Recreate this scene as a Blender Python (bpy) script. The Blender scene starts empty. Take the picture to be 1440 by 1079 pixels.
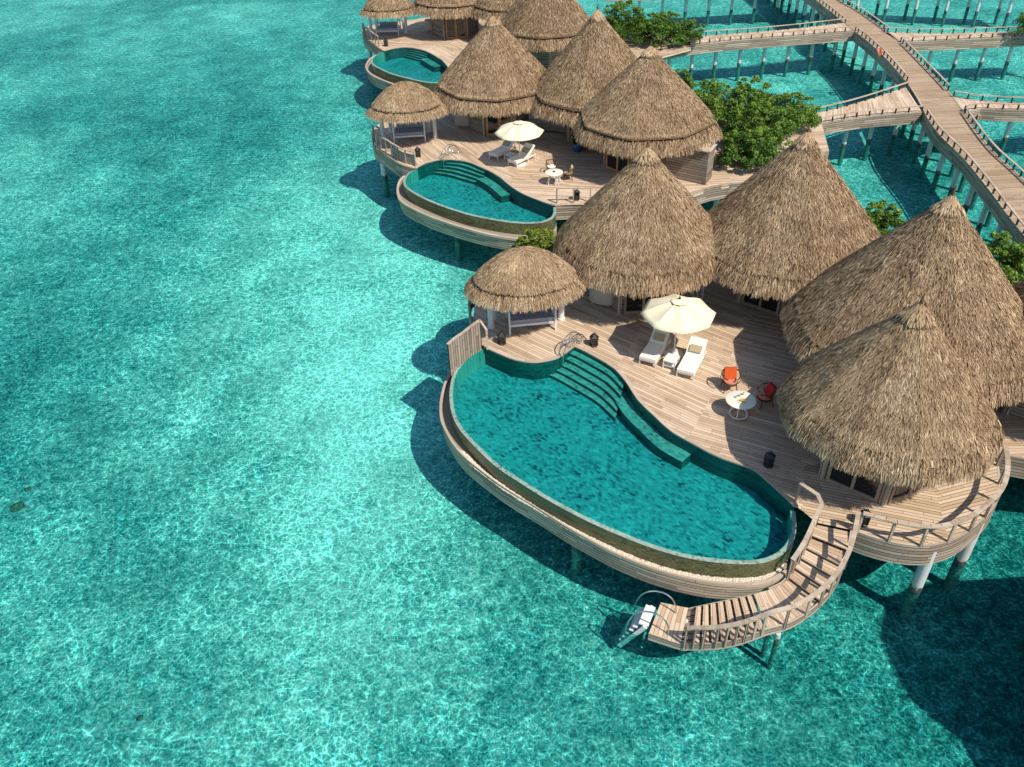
import bpy, bmesh, math, random
import numpy as np
from mathutils import Vector, Matrix
from math import sin, cos, pi, radians, atan2, hypot

sc = bpy.context.scene
COL = sc.collection
ZD = 2.5            # deck level above the lagoon (m)
rnd = random.Random(7)
ORG = {}

# ------------------------------------------------------------------ helpers
def tag(o, label=None, cat=None, group=None, kind=None):
    if label: o['label'] = label
    if cat: o['category'] = cat
    if group: o['group'] = group
    if kind: o['kind'] = kind
    return o

def thing(name, label, cat, loc=(0, 0, 0), group=None, rz=0.0):
    o = bpy.data.objects.new(name, None)
    o.empty_display_size = .2
    COL.objects.link(o)
    o.location = loc
    o.rotation_euler = (0, 0, rz)
    ORG[o.name] = Vector(loc)
    return tag(o, label, cat, group)

def copy_tree(o, parent=None):
    c = o.copy()
    COL.objects.link(c)
    if parent: c.parent = parent
    for ch in list(o.children): copy_tree(ch, c)
    return c

class MB:
    """collects faces, then links them as ONE mesh object"""
    def __init__(s): s.v = []; s.f = []; s.uv = []; s.m = []; s.mi = 0
    def face(s, pts, uvs=None):
        i = len(s.v); s.v += [tuple(p) for p in pts]
        s.f.append(tuple(range(i, i + len(pts)))); s.uv.append(uvs); s.m.append(s.mi)
    def grid(s, rows, closed=False, uvs=None):
        n = len(rows[0]); b = len(s.v)
        for r in rows: s.v += [tuple(p) for p in r]
        for j in range(len(rows) - 1):
            for i in range(n if closed else n - 1):
                k = (i + 1) % n
                s.f.append((b + j*n + i, b + j*n + k, b + (j+1)*n + k, b + (j+1)*n + i)); s.m.append(s.mi)
                s.uv.append(None if uvs is None else [uvs[j][i], uvs[j][i+1], uvs[j+1][i+1], uvs[j+1][i]])
    def obox(s, c, ax, ay, az, tex=True):
        """box from centre and three half-axis vectors; grain runs along the longest"""
        c = Vector(c); A = [Vector(ax), Vector(ay), Vector(az)]
        o = rnd.uniform(0, 50)
        for k in range(3):
            n, a, b = A[k], A[(k+1) % 3], A[(k+2) % 3]
            for sg in (1, -1):
                p = [c + n*sg - a*sg - b, c + n*sg + a*sg - b, c + n*sg + a*sg + b, c + n*sg - a*sg + b]
                la, lb = a.length*2, b.length*2
                uv = [(0, 0), (la, 0), (la, lb), (0, lb)]
                if lb > la: uv = [(v, u) for u, v in uv]
                s.face(p, [(u + o, v + o) for u, v in uv])
    def poly(s, pts, z, uvf=lambda x, y: (x, y)):
        from mathutils.geometry import tessellate_polygon
        pts = [(p[0], p[1]) for p in pts]
        for a, b, c in tessellate_polygon([[Vector((*p, 0)) for p in pts]]):
            q = [pts[a], pts[b], pts[c]]
            if (q[1][0]-q[0][0])*(q[2][1]-q[0][1]) - (q[1][1]-q[0][1])*(q[2][0]-q[0][0]) < 0: q = q[::-1]
            s.face([(*p, z) for p in q], [uvf(*p) for p in q])
    def box(s, c, sx, sy, sz, rz=0.0):
        s.obox(c, (sx/2*cos(rz), sx/2*sin(rz), 0), (-sy/2*sin(rz), sy/2*cos(rz), 0), (0, 0, sz/2))
    def beam(s, p, q, w, h, up=(0, 0, 1)):
        p, q = Vector(p), Vector(q); d = (q - p)
        if d.length < 1e-6: return
        u = Vector(up); n = d.cross(u)
        if n.length < 1e-6: n = d.cross(Vector((1, 0, 0)))
        n.normalize(); u = n.cross(d).normalized()
        s.obox((p + q)/2, d/2, n*w/2, u*h/2)
    def tube(s, path, r, n=8, closed=False, cap=True):
        P_ = [Vector(p) for p in path]; m = len(P_)
        rs = r if isinstance(r, (list, tuple)) else [r]*m
        rows = []; ref = None
        for i in range(m):
            if closed: t = P_[(i+1) % m] - P_[i-1]
            else: t = P_[min(i+1, m-1)] - P_[max(i-1, 0)]
            t.normalize()
            if ref is None:
                ref = Vector((0, 0, 1)) if abs(t.z) < .9 else Vector((1, 0, 0))
            a = t.cross(ref).normalized(); b = a.cross(t).normalized(); ref = b
            rows.append([P_[i] + (a*cos(2*pi*k/n) + b*sin(2*pi*k/n))*rs[i] for k in range(n)])
        if closed: rows.append(rows[0])
        s.grid(rows, closed=True)
        if cap and not closed:
            s.face(rows[0]); s.face(rows[-1][::-1])
    def cyl(s, p, q, r0, r1=None, n=12): s.tube([p, q], [r0, r0 if r1 is None else r1], n)
    def lathe(s, c, prof, n=24, sx=1., sy=1., a0=0, cap=True):
        rows = [[(c[0] + r*sx*cos(2*pi*k/n + a0), c[1] + r*sy*sin(2*pi*k/n + a0), c[2] + z) for k in range(n)] for r, z in prof]
        s.grid(rows, closed=True)
        if cap: s.face(rows[0][::-1]); s.face(rows[-1])
    def prism(s, poly, z0, z1, side_uv=True):
        n = len(poly)
        s.face([(p[0], p[1], z1) for p in poly], [(p[0], p[1]) for p in poly])
        s.face([(p[0], p[1], z0) for p in poly][::-1])
        u = 0
        for i in range(n):
            a, b = poly[i], poly[(i+1) % n]; l = hypot(b[0]-a[0], b[1]-a[1])
            s.face([(a[0], a[1], z0), (b[0], b[1], z0), (b[0], b[1], z1), (a[0], a[1], z1)],
                   [(u, z0), (u+l, z0), (u+l, z1), (u, z1)]); u += l
    def ribbon(s, line, z0, z1, off0=0.):
        """vertical band along a plan line, boards running along it"""
        u = off0
        for a, b in zip(line[:-1], line[1:]):
            l = hypot(b[0]-a[0], b[1]-a[1])
            s.face([(a[0], a[1], z0), (b[0], b[1], z0), (b[0], b[1], z1), (a[0], a[1], z1)],
                   [(u, z0), (u+l, z0), (u+l, z1), (u, z1)]); u += l
    def strip(s, la, lb, za, zb=None):
        """flat band between two plan lines of equal length"""
        zb = za if zb is None else zb; u = 0
        for i in range(len(la)-1):
            l = hypot(la[i+1][0]-la[i][0], la[i+1][1]-la[i][1]); w = hypot(la[i][0]-lb[i][0], la[i][1]-lb[i][1])
            s.face([(la[i][0], la[i][1], za), (la[i+1][0], la[i+1][1], za), (lb[i+1][0], lb[i+1][1], zb), (lb[i][0], lb[i][1], zb)],
                   [(u, 0), (u+l, 0), (u+l, w), (u, w)]); u += l
    def build(s, name, mat, parent=None, smooth=False, bevel=0., label=None, kind=None, recalc=True):
        org = ORG.get(parent.name, Vector()) if parent else Vector()
        me = bpy.data.meshes.new(name)
        me.from_pydata([(a-org.x, b-org.y, c-org.z) for a, b, c in s.v], [], s.f)
        for m in (mat if isinstance(mat, (list, tuple)) else [mat]): me.materials.append(m)
        me.polygons.foreach_set('material_index', s.m)
        if any(u is not None for u in s.uv):
            l = me.uv_layers.new(name='UVMap'); k = 0
            flat = np.zeros(len(me.loops)*2, dtype=np.float32)
            for f, u in zip(s.f, s.uv):
                if u is not None:
                    for j in range(len(f)): flat[2*(k+j)] = u[j][0]; flat[2*(k+j)+1] = u[j][1]
                k += len(f)
            l.data.foreach_set('uv', flat)
        if smooth or recalc:
            bm = bmesh.new(); bm.from_mesh(me)
            if smooth: bmesh.ops.remove_doubles(bm, verts=bm.verts, dist=1e-4)
            if recalc: bmesh.ops.recalc_face_normals(bm, faces=bm.faces)
            bm.to_mesh(me); bm.free()
        if smooth:
            me.polygons.foreach_set('use_smooth', [True]*len(me.polygons))
            try: me.set_sharp_from_angle(angle=radians(40))
            except Exception: pass
        me.update()
        o = bpy.data.objects.new(name, me); COL.objects.link(o)
        if parent: o.parent = parent
        ORG[o.name] = org
        if bevel:
            b = o.modifiers.new('bevel', 'BEVEL'); b.width = bevel; b.segments = 2; b.limit_method = 'ANGLE'
        if label: o['label'] = label
        if kind: o['kind'] = kind
        return o

def xy(pts): return [(p[0], p[1]) for p in pts]

def smoothline(pts, n=6, closed=False):
    """Catmull-Rom through plan points"""
    out = []; m = len(pts)
    for i in range(m if closed else m-1):
        g = (lambda k: pts[k % m]) if closed else (lambda k: pts[max(0, min(m-1, k))])
        p0, p1, p2, p3 = g(i-1), g(i), g(i+1), g(i+2)
        for k in range(n):
            t = k/n
            out.append(tuple(.5*(2*b + (c-a)*t + (2*a-5*b+4*c-d)*t*t + (3*b-a-3*c+d)*t**3) for a, b, c, d in zip(p0, p1, p2, p3)))
    if not closed: out.append(tuple(pts[-1]))
    return out

def offset(line, d, closed=False):
    """move a plan line sideways (positive = to the left of travel)"""
    o = []; m = len(line)
    for i in range(m):
        if closed: a, b = line[i-1], line[(i+1) % m]
        else: a, b = line[max(0, i-1)], line[min(m-1, i+1)]
        dx, dy = b[0]-a[0], b[1]-a[1]; l = hypot(dx, dy) or 1
        o.append((line[i][0] - dy/l*d, line[i][1] + dx/l*d))
    return o

def resample(line, step=None, n=None):
    L = [0]
    for a, b in zip(line[:-1], line[1:]): L.append(L[-1] + math.dist(a, b))
    n = n or max(1, round(L[-1]/step)); out = []; j = 0
    for k in range(n+1):
        s = L[-1]*k/n
        while j < len(L)-2 and L[j+1] < s: j += 1
        t = 0 if L[j+1] == L[j] else (s-L[j])/(L[j+1]-L[j])
        out.append(tuple(a + (b-a)*t for a, b in zip(line[j], line[j+1])))
    return out

def lerp(a, b, t): return tuple(x + (y-x)*t for x, y in zip(a, b))

# ---------------------------------------------------------------- materials
class NT:
    def __init__(s, name):
        s.mat = bpy.data.materials.new(name); s.mat.use_nodes = True
        s.t = s.mat.node_tree; s.t.nodes.clear()
        s.out = s.n('ShaderNodeOutputMaterial')
    def n(s, kind, **kw):
        nd = s.t.nodes.new(kind)
        for k, v in kw.items():
            if k.startswith('i_'): s.set(nd, k[2:], v)
            else: setattr(nd, k, v)
        return nd
    def set(s, nd, key, v):
        key = int(key) if key.isdigit() else key.replace('_', ' ')
        if isinstance(v, bpy.types.NodeSocket): s.t.links.new(v, nd.inputs[key])
        else: nd.inputs[key].default_value = v
    def math(s, op, a, b=None, c=None, clamp=False):
        nd = s.n('ShaderNodeMath', operation=op, use_clamp=clamp)
        s.set(nd, '0', a)
        if b is not None: s.set(nd, '1', b)
        if c is not None: s.set(nd, '2', c)
        return nd.outputs[0]
    def ramp(s, fac, stops, interp='LINEAR'):
        nd = s.n('ShaderNodeValToRGB'); r = nd.color_ramp; r.interpolation = interp
        while len(r.elements) < len(stops): r.elements.new(.5)
        for e, (p, c) in zip(r.elements, stops):
            e.position = p; e.color = (c, c, c, 1) if isinstance(c, (int, float)) else (*c, 1)
        s.set(nd, 'Fac', fac); return nd.outputs[0]
    def mix(s, fac, a, b, mode='MIX'):
        nd = s.n('ShaderNodeMix', data_type='RGBA', blend_type=mode)
        s.set(nd, '0', fac)
        for i, v in ((6, a), (7, b)):
            if isinstance(v, bpy.types.NodeSocket): s.t.links.new(v, nd.inputs[i])
            else: nd.inputs[i].default_value = (*v, 1) if len(v) == 3 else v
        return nd.outputs[2]
    def noise(s, vec, scale, detail=3, rough=.55, dist=0.):
        nd = s.n('ShaderNodeTexNoise'); s.set(nd, 'Scale', scale); s.set(nd, 'Detail', detail)
        s.set(nd, 'Roughness', rough); s.set(nd, 'Distortion', dist)
        if vec is not None: s.set(nd, 'Vector', vec)
        return nd.outputs[0]
    def white(s, vec):
        nd = s.n('ShaderNodeTexWhiteNoise', noise_dimensions='3D'); s.set(nd, 'Vector', vec); return nd.outputs[0]
    def xyz(s, v):
        nd = s.n('ShaderNodeSeparateXYZ'); s.set(nd, '0', v); return nd.outputs
    def vec(s, x, y, z=0.):
        nd = s.n('ShaderNodeCombineXYZ')
        for k, v in zip('012', (x, y, z)): s.set(nd, k, v)
        return nd.outputs[0]
    def bump(s, h, strength=.3, dist=.02):
        nd = s.n('ShaderNodeBump'); s.set(nd, 'Height', h); s.set(nd, 'Strength', strength); s.set(nd, 'Distance', dist); return nd.outputs[0]
    def bsdf(s, color, rough=.7, normal=None, metal=0., spec=.5, **kw):
        nd = s.n('ShaderNodeBsdfPrincipled')
        s.set(nd, 'Base Color', color if isinstance(color, bpy.types.NodeSocket) else (*color, 1))
        s.set(nd, 'Roughness', rough); s.set(nd, 'Metallic', metal); s.set(nd, 'Specular IOR Level', spec)
        if normal is not None: s.set(nd, 'Normal', normal)
        s.t.links.new(nd.outputs[0], s.out.inputs[0]); return nd
    def pos(s): return s.n('ShaderNodeNewGeometry').outputs['Position']
    def uv(s): return s.n('ShaderNodeTexCoord').outputs['UV']

M = {}
def plank_mat(name, w, cols, length=2.6, gap=.07, gapcol=.25, grain=1.):
    """timber boards: board index across v, random shade per board and per length, grain, dark joints, weathering"""
    t = NT(name); u, v, _ = t.xyz(t.uv())
    vi = t.math('DIVIDE', v, w); idx = t.math('FLOOR', vi); fr = t.math('FRACT', vi)
    sh = t.white(t.vec(idx, 3.3, 1.7))
    ui = t.math('ADD', t.math('DIVIDE', u, length), t.math('MULTIPLY', sh, 7.))
    uid = t.math('FLOOR', ui); uf = t.math('FRACT', ui)
    r = t.white(t.vec(idx, uid, .5))
    gr = t.noise(t.vec(t.math('MULTIPLY', u, 1.2), t.math('MULTIPLY', v, 42.), r), 1., 4, .6)
    big = t.noise(t.pos(), .55, 4, .6)
    f = t.math('ADD', t.math('MULTIPLY', r, .55), t.math('ADD', t.math('MULTIPLY', gr, .4*grain), t.math('MULTIPLY_ADD', big, .6, -.12)))
    c = t.ramp(f, [(.22, cols[0]), (.5, cols[1]), (.72, cols[2]), (.95, cols[3])])
    g1 = t.math('MINIMUM', fr, t.math('SUBTRACT', 1., fr))
    g = t.math('GREATER_THAN', g1, gap)
    g2 = t.math('GREATER_THAN', uf, .006)
    k = t.math('MULTIPLY', g, g2)
    c = t.mix(t.math('SUBTRACT', 1., k), c, tuple(x*gapcol for x in cols[0]))
    t.bsdf(c, .75, t.bump(t.math('ADD', k, t.math('MULTIPLY', gr, .3)), .5, .012), spec=.25)
    M[name] = t.mat

plank_mat('deck_wood', .145, [(.34,.225,.145), (.49,.35,.235), (.60,.445,.31), (.71,.56,.405)], gap=.05, gapcol=.4)
plank_mat('balcony_wood', .145, [(.34,.23,.14), (.49,.35,.22), (.57,.42,.28), (.65,.50,.36)])
plank_mat('jetty_wood', .15, [(.27,.18,.11), (.38,.265,.165), (.44,.315,.20), (.51,.375,.25)], length=4.)
plank_mat('fascia_wood', .15, [(.20,.15,.11), (.34,.265,.20), (.43,.34,.26), (.53,.44,.345)], length=2.4, gap=.1, gapcol=.3)
plank_mat('wall_wood', .16, [(.17,.125,.095), (.27,.205,.16), (.33,.26,.205), (.40,.325,.26)], length=3., gap=.09)
plank_mat('rail_wood', .5, [(.30,.22,.155), (.42,.325,.24), (.48,.38,.285), (.54,.44,.34)], gap=0.)
plank_mat('door_wood', .5, [(.22,.15,.10), (.30,.22,.15), (.34,.25,.18), (.40,.30,.22)], gap=0.)
plank_mat('orange_door_wood', .5, [(.36,.17,.05), (.46,.23,.08), (.52,.27,.10), (.58,.33,.14)], gap=0.)
plank_mat('teak', .5, [(.36,.19,.05), (.46,.25,.07), (.54,.31,.09), (.60,.38,.14)], gap=0.)

def simple(name, col, rough=.6, metal=0., spec=.5, var=.12, scale=6., bump=0.):
    t = NT(name); n = t.noise(t.pos(), scale, 4, .6)
    c = t.mix(n, tuple(x*(1-var) for x in col), tuple(min(1, x*(1+var)) for x in col))
    t.bsdf(c, rough, t.bump(n, bump, .02) if bump else None, metal, spec); M[name] = t.mat
simple('white_paint', (.72,.70,.67), .5)
simple('cabinet_shell', (.52,.44,.38), .5, var=.08)
simple('cabinet_top', (.33,.27,.245), .55, var=.1)
simple('cushion', (.84,.79,.68), .9, spec=.1, var=.04, scale=14, bump=.2)
simple('grey_cushion', (.36,.34,.36), .95, spec=.1, var=.08)
simple('tan_cushion', (.42,.34,.22), .95, spec=.1, var=.15, scale=30)
simple('orange_fabric', (.62,.10,.025), .9, spec=.1, var=.1)
simple('red_fabric', (.36,.025,.03), .9, spec=.1, var=.12)
simple('coral_fabric', (.55,.21,.14), .9, spec=.1, var=.08)
simple('chrome', (.70,.68,.64), .25, 1., var=.05)
simple('black_metal', (.018,.016,.016), .5, var=.3)
simple('dark_gap', (.012,.010,.010), .9)
simple('blue_glaze', (.02,.09,.20), .3, var=.2)
simple('sail', (.83,.73,.50), .85, spec=.15, var=.03, scale=3)
simple('tabletop', (.80,.74,.60), .45, var=.03)
simple('fruit_yellow', (.75,.42,.04), .5)
simple('fruit_red', (.55,.05,.05), .5)
simple('fruit_green', (.20,.36,.05), .5)
simple('stone', (.34,.31,.28), .85, var=.25, scale=4, bump=.4)
simple('dark_pebble', (.30,.26,.19), .8, var=.5, scale=14, bump=.5)
simple('pebble', (.66,.58,.46), .8, var=.25, scale=20)
simple('lifebuoy_red', (.62,.09,.03), .45)
simple('bark', (.16,.11,.075), .9, var=.3, scale=9, bump=.5)
simple('soil', (.07,.05,.035), .95, var=.3)
simple('plinth', (.62,.56,.47), .75, var=.1, scale=9)
simple('clear_vessel', (.55,.60,.55), .15, var=.1)

# concrete stilt: white wrap, weathered, dark band near the water line, teal below painted to match the shaded sea
t = NT('stilt'); p = t.pos(); z = t.xyz(p)[2]
n = t.noise(p, 5., 4); zz = t.math('ADD', z, t.math('MULTIPLY_ADD', n, .5, -.2))
zz = t.math('MULTIPLY_ADD', zz, .4, .4)
c = t.ramp(zz, [(.0, (.05,.17,.16)), (.36, (.05,.15,.14)), (.40, (.02,.025,.02)), (.50, (.03,.035,.03)), (.515, (.62,.64,.62)), (1., (.70,.71,.69))])
c = t.mix(t.math('MULTIPLY', t.noise(p, 2.5, 5), .35), c, (.36,.35,.31)); t.bsdf(c, .6); M['stilt'] = t.mat

# thatch: per-strand tint attribute, plus soft weather patches
def thatch(name, k):
    t = NT(name); a = t.n('ShaderNodeAttribute', attribute_name='tint').outputs['Fac']
    p = t.pos(); big = t.noise(p, .8, 4, .65)
    f = t.math('ADD', a, t.math('MULTIPLY', t.math('SUBTRACT', big, .5), .75))
    c = t.ramp(f, [(.02, (.055*k,.032*k,.018*k)), (.25, (.16*k,.10*k,.056*k)), (.5, (.285*k,.195*k,.115*k)), (.78, (.42*k,.305*k,.19*k)), (1., (.60*k,.48*k,.33*k))])
    t.bsdf(c, .9, spec=.1); M[name] = t.mat
thatch('thatch', 1.42); thatch('thatch_fringe', 1.5)
t = NT('thatch_under'); n = t.noise(t.pos(), 9., 5, .7)
t.bsdf(t.ramp(n, [(.3, (.06,.038,.022)), (.7, (.21,.14,.082))]), .95, t.bump(n, .8, .05), spec=.05); M['thatch_under'] = t.mat

def leaf_mat(name, cols):
    t = NT(name); a = t.n('ShaderNodeAttribute', attribute_name='tint').outputs['Fac']
    c = t.ramp(a, [(0., cols[0]), (.45, cols[1]), (.8, cols[2]), (1., cols[3])])
    b = t.bsdf(c, .5, spec=.35)
    tr = t.n('ShaderNodeBsdfTranslucent'); t.set(tr, 'Color', t.mix(.5, c, (.22,.30,.03)))
    mx = t.n('ShaderNodeMixShader'); t.set(mx, '0', .22)
    t.t.links.new(b.outputs[0], mx.inputs[1]); t.t.links.new(tr.outputs[0], mx.inputs[2]); t.t.links.new(mx.outputs[0], t.out.inputs[0])
    M[name] = t.mat
leaf_mat('leaf', [(.018,.05,.006), (.06,.145,.014), (.15,.27,.025), (.30,.42,.05)])
leaf_mat('light_leaf', [(.03,.06,.006), (.09,.16,.014), (.20,.26,.025), (.32,.36,.05)])
leaf_mat('pot_leaf', [(.008,.02,.006), (.02,.05,.012), (.03,.07,.015), (.05,.10,.02)])

# pool mosaic: small oblong tiles, each with its own shade, a few dark ones
def tile_mat(name, cols, su=.11, sv=.22, wall=False):
    t = NT(name); x, y, z = t.xyz(t.pos())
    if wall:
        a = t.math('ADD', x, y); b = z
    else:
        a = t.math('ADD', t.math('MULTIPLY', x, .74), t.math('MULTIPLY', y, .67)); b = t.math('SUBTRACT', t.math('MULTIPLY', y, .74), t.math('MULTIPLY', x, .67))
    ia = t.math('FLOOR', t.math('DIVIDE', a, su))
    ib = t.math('FLOOR', t.math('ADD', t.math('DIVIDE', b, sv), t.math('MULTIPLY', ia, .5)))
    r = t.white(t.vec(ia, ib, 2.2)); patch = t.noise(t.pos(), .9, 4, .7)
    f = t.math('ADD', t.math('MULTIPLY', r, .8), t.math('MULTIPLY', t.math('SUBTRACT', patch, .42), 1.0))
    c = t.ramp(f, [(.0, cols[0]), (.1, cols[1]), (.35, cols[2]), (.7, cols[3]), (1., cols[4])])
    t.bsdf(c, .35, spec=.4); M[name] = t.mat
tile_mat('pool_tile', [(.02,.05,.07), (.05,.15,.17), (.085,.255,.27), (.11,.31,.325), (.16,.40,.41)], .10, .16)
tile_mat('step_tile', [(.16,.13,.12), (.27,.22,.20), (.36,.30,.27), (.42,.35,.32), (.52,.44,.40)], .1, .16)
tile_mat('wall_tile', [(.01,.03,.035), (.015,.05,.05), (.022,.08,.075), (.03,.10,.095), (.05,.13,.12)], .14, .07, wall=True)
tile_mat('lip_tile', [(.12,.17,.13), (.20,.27,.22), (.26,.34,.28), (.30,.38,.32), (.38,.44,.38)], .1, .1)
tile_mat('weir_tile', [(.03,.035,.018), (.055,.06,.028), (.085,.09,.04), (.13,.125,.055), (.19,.165,.075)], .06, .045, wall=True)

def water_mat(name, tint, scale, lines, rip, lo, spread=1., refl=.45):
    """clear water: tinted see-through + sky reflection; a net of caustic light is painted into the tint"""
    t = NT(name); p = t.pos(); x, y, z = t.xyz(p)
    q = t.vec(x, y, 0.)
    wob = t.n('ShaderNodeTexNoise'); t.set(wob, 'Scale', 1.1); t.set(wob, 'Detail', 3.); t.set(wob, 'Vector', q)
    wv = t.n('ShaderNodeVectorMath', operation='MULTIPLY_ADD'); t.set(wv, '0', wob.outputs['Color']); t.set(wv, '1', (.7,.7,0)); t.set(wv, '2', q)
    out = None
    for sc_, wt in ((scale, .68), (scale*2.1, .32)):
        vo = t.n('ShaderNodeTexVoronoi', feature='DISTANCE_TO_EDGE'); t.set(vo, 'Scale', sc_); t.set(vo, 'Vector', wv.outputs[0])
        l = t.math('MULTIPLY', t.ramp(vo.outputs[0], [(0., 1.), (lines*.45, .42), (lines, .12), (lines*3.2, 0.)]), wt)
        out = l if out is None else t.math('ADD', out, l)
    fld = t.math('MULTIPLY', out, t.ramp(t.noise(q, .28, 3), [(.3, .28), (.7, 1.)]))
    k = t.math('MULTIPLY_ADD', fld, spread, lo)  # caustic lines brighten the tint, standing in for focused sunlight
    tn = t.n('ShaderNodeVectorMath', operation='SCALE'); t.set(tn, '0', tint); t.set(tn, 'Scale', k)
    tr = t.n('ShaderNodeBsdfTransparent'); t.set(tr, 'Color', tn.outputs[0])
    h = t.math('ADD', t.noise(q, 1.6, 3, .6), t.math('MULTIPLY', t.noise(q, 6., 2, .5), .35))
    nrm = t.bump(h, rip, .12)
    gl = t.n('ShaderNodeBsdfGlossy'); t.set(gl, 'Roughness', .04); t.set(gl, 'Color', (1,1,1,1)); t.set(gl, 'Normal', nrm)
    fr = t.n('ShaderNodeFresnel'); t.set(fr, 'IOR', 1.33); t.set(fr, 'Normal', nrm)
    mx = t.n('ShaderNodeMixShader'); t.set(mx, '0', t.math('MULTIPLY', fr.outputs[0], refl))
    t.t.links.new(tr.outputs[0], mx.inputs[1]); t.t.links.new(gl.outputs[0], mx.inputs[2]); t.t.links.new(mx.outputs[0], t.out.inputs[0])
    M[name] = t.mat
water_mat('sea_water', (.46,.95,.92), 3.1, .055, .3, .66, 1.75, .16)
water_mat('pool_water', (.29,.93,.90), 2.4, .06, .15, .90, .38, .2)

# sea floor: pale sand, weed and rubble patches, fine grit
t = NT('seabed'); p = t.pos(); x, y, z = t.xyz(p)
q = t.vec(x, y, 0.)
lane = t.noise(t.vec(t.math('MULTIPLY', x, .05), t.math('MULTIPLY', y, .028), 4.), 1., 4, .55, .4)
mid = t.noise(q, .33, 5, .62, .3); fine = t.noise(q, 2.6, 4, .65, .5); grit = t.noise(q, 9., 3, .7)
f = t.math('ADD', t.math('MULTIPLY', t.math('SUBTRACT', lane, .5), .95), t.math('ADD', t.math('MULTIPLY', t.math('SUBTRACT', mid, .5), .55), t.math('ADD', t.math('MULTIPLY', t.math('SUBTRACT', fine, .5), 1.15), t.math('MULTIPLY', t.math('SUBTRACT', grit, .5), 1.3))))
# sandier towards the open lagoon in front of the villas, weedier round the stilts
near = t.math('SUBTRACT', t.math('MULTIPLY', t.math('ADD', x, 7.), .035), 0.)
d = t.math('ABSOLUTE', near); side = t.math('MULTIPLY', t.math('MULTIPLY', t.math('GREATER_THAN', near, 0.), .46), t.ramp(t.math('DIVIDE', y, 100.), [(.28, 1.), (.5, .12)]))
f = t.math('SUBTRACT', f, t.math('MINIMUM', t.math('MULTIPLY', d, t.math('MULTIPLY_ADD', t.math('LESS_THAN', near, 0.), .20, side)), t.math('MULTIPLY_ADD', t.math('LESS_THAN', near, 0.), .12, t.math('MULTIPLY', side, .7))))
wx = t.math('SUBTRACT', x, 9.); wy = t.math('SUBTRACT', y, 13.)
rr = t.math('SQRT', t.math('ADD', t.math('MULTIPLY', wx, wx), t.math('MULTIPLY', wy, wy)))
weed = t.ramp(t.math('DIVIDE', rr, 20.), [(.25, 1.), (.75, 0.)])
f = t.math('SUBTRACT', f, t.math('MULTIPLY', weed, .0))
band = t.math('MULTIPLY', t.ramp(t.math('ABSOLUTE', near), [(0., 1.), (.30, 0.)], 'EASE'), t.ramp(t.math('DIVIDE', y, 100.), [(.12, .35), (.28, 1.), (.45, .8), (.62, .0)]))
f = t.math('MULTIPLY_ADD', band, .13, f)
f = t.math('ADD', f, .575)
c = t.ramp(f, [(.04, (.012,.09,.095)), (.26, (.05,.235,.23)), (.5, (.22,.43,.40)), (.74, (.66,.74,.66)), (.98, (1.,1.,.92))])
t.bsdf(c, .9, t.bump(fine, .4, .1), spec=.05); M['seabed'] = t.mat

t = NT('glass'); t.bsdf((.012,.014,.016), .06, spec=.7); M['glass'] = t.mat
t = NT('teal_glass'); t.bsdf((.03,.10,.12), .1, spec=.7); M['teal_glass'] = t.mat

t = NT('coral'); n = t.noise(t.pos(), 6., 5, .7)
t.bsdf(t.ramp(n, [(.3, (.05,.09,.07)), (.55, (.14,.19,.14)), (.8, (.26,.30,.22))]), .9, t.bump(n, 1., .08), spec=.05); M['coral'] = t.mat

# ------------------------------------------------------------ thatch & huts
def strands(name, parent, base, d, lat, nor, L, w, lift, jit, mat, rng, tint):
    """thousands of straw blades as one mesh; arrays are (n,3)"""
    n = len(base); L = L[:, None]; w = w[:, None]
    dirv = d + lat*(rng.normal(0, jit, n)[:, None]) + nor*(rng.uniform(-.02, lift, n)[:, None])
    dirv /= np.linalg.norm(dirv, axis=1)[:, None]
    ph = rng.uniform(-.75, .75, n)[:, None]
    wv = (lat*np.cos(ph) + nor*np.sin(ph))*w*.5
    tip = base + dirv*L
    V = np.empty((n, 4, 3)); V[:, 0] = base - wv; V[:, 1] = base + wv; V[:, 2] = tip + wv*.45; V[:, 3] = tip - wv*.45
    org = np.array(ORG.get(parent.name, (0, 0, 0)))
    V = (V - org).reshape(-1, 3)
    me = bpy.data.meshes.new(name)
    me.vertices.add(n*4); me.vertices.foreach_set('co', V.astype(np.float32).ravel())
    me.loops.add(n*4); me.loops.foreach_set('vertex_index', np.arange(n*4, dtype=np.int32))
    me.polygons.add(n); me.polygons.foreach_set('loop_start', np.arange(0, n*4, 4, dtype=np.int32))
    a = me.attributes.new('tint', 'FLOAT', 'POINT')
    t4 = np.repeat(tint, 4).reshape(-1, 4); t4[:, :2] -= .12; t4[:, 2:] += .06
    a.data.foreach_set('value', t4.astype(np.float32).ravel())
    me.materials.append(mat); me.update(); me.validate()
    o = bpy.data.objects.new(name, me); COL.objects.link(o); o.parent = parent
    ORG[o.name] = Vector(org)
    return o

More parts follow.
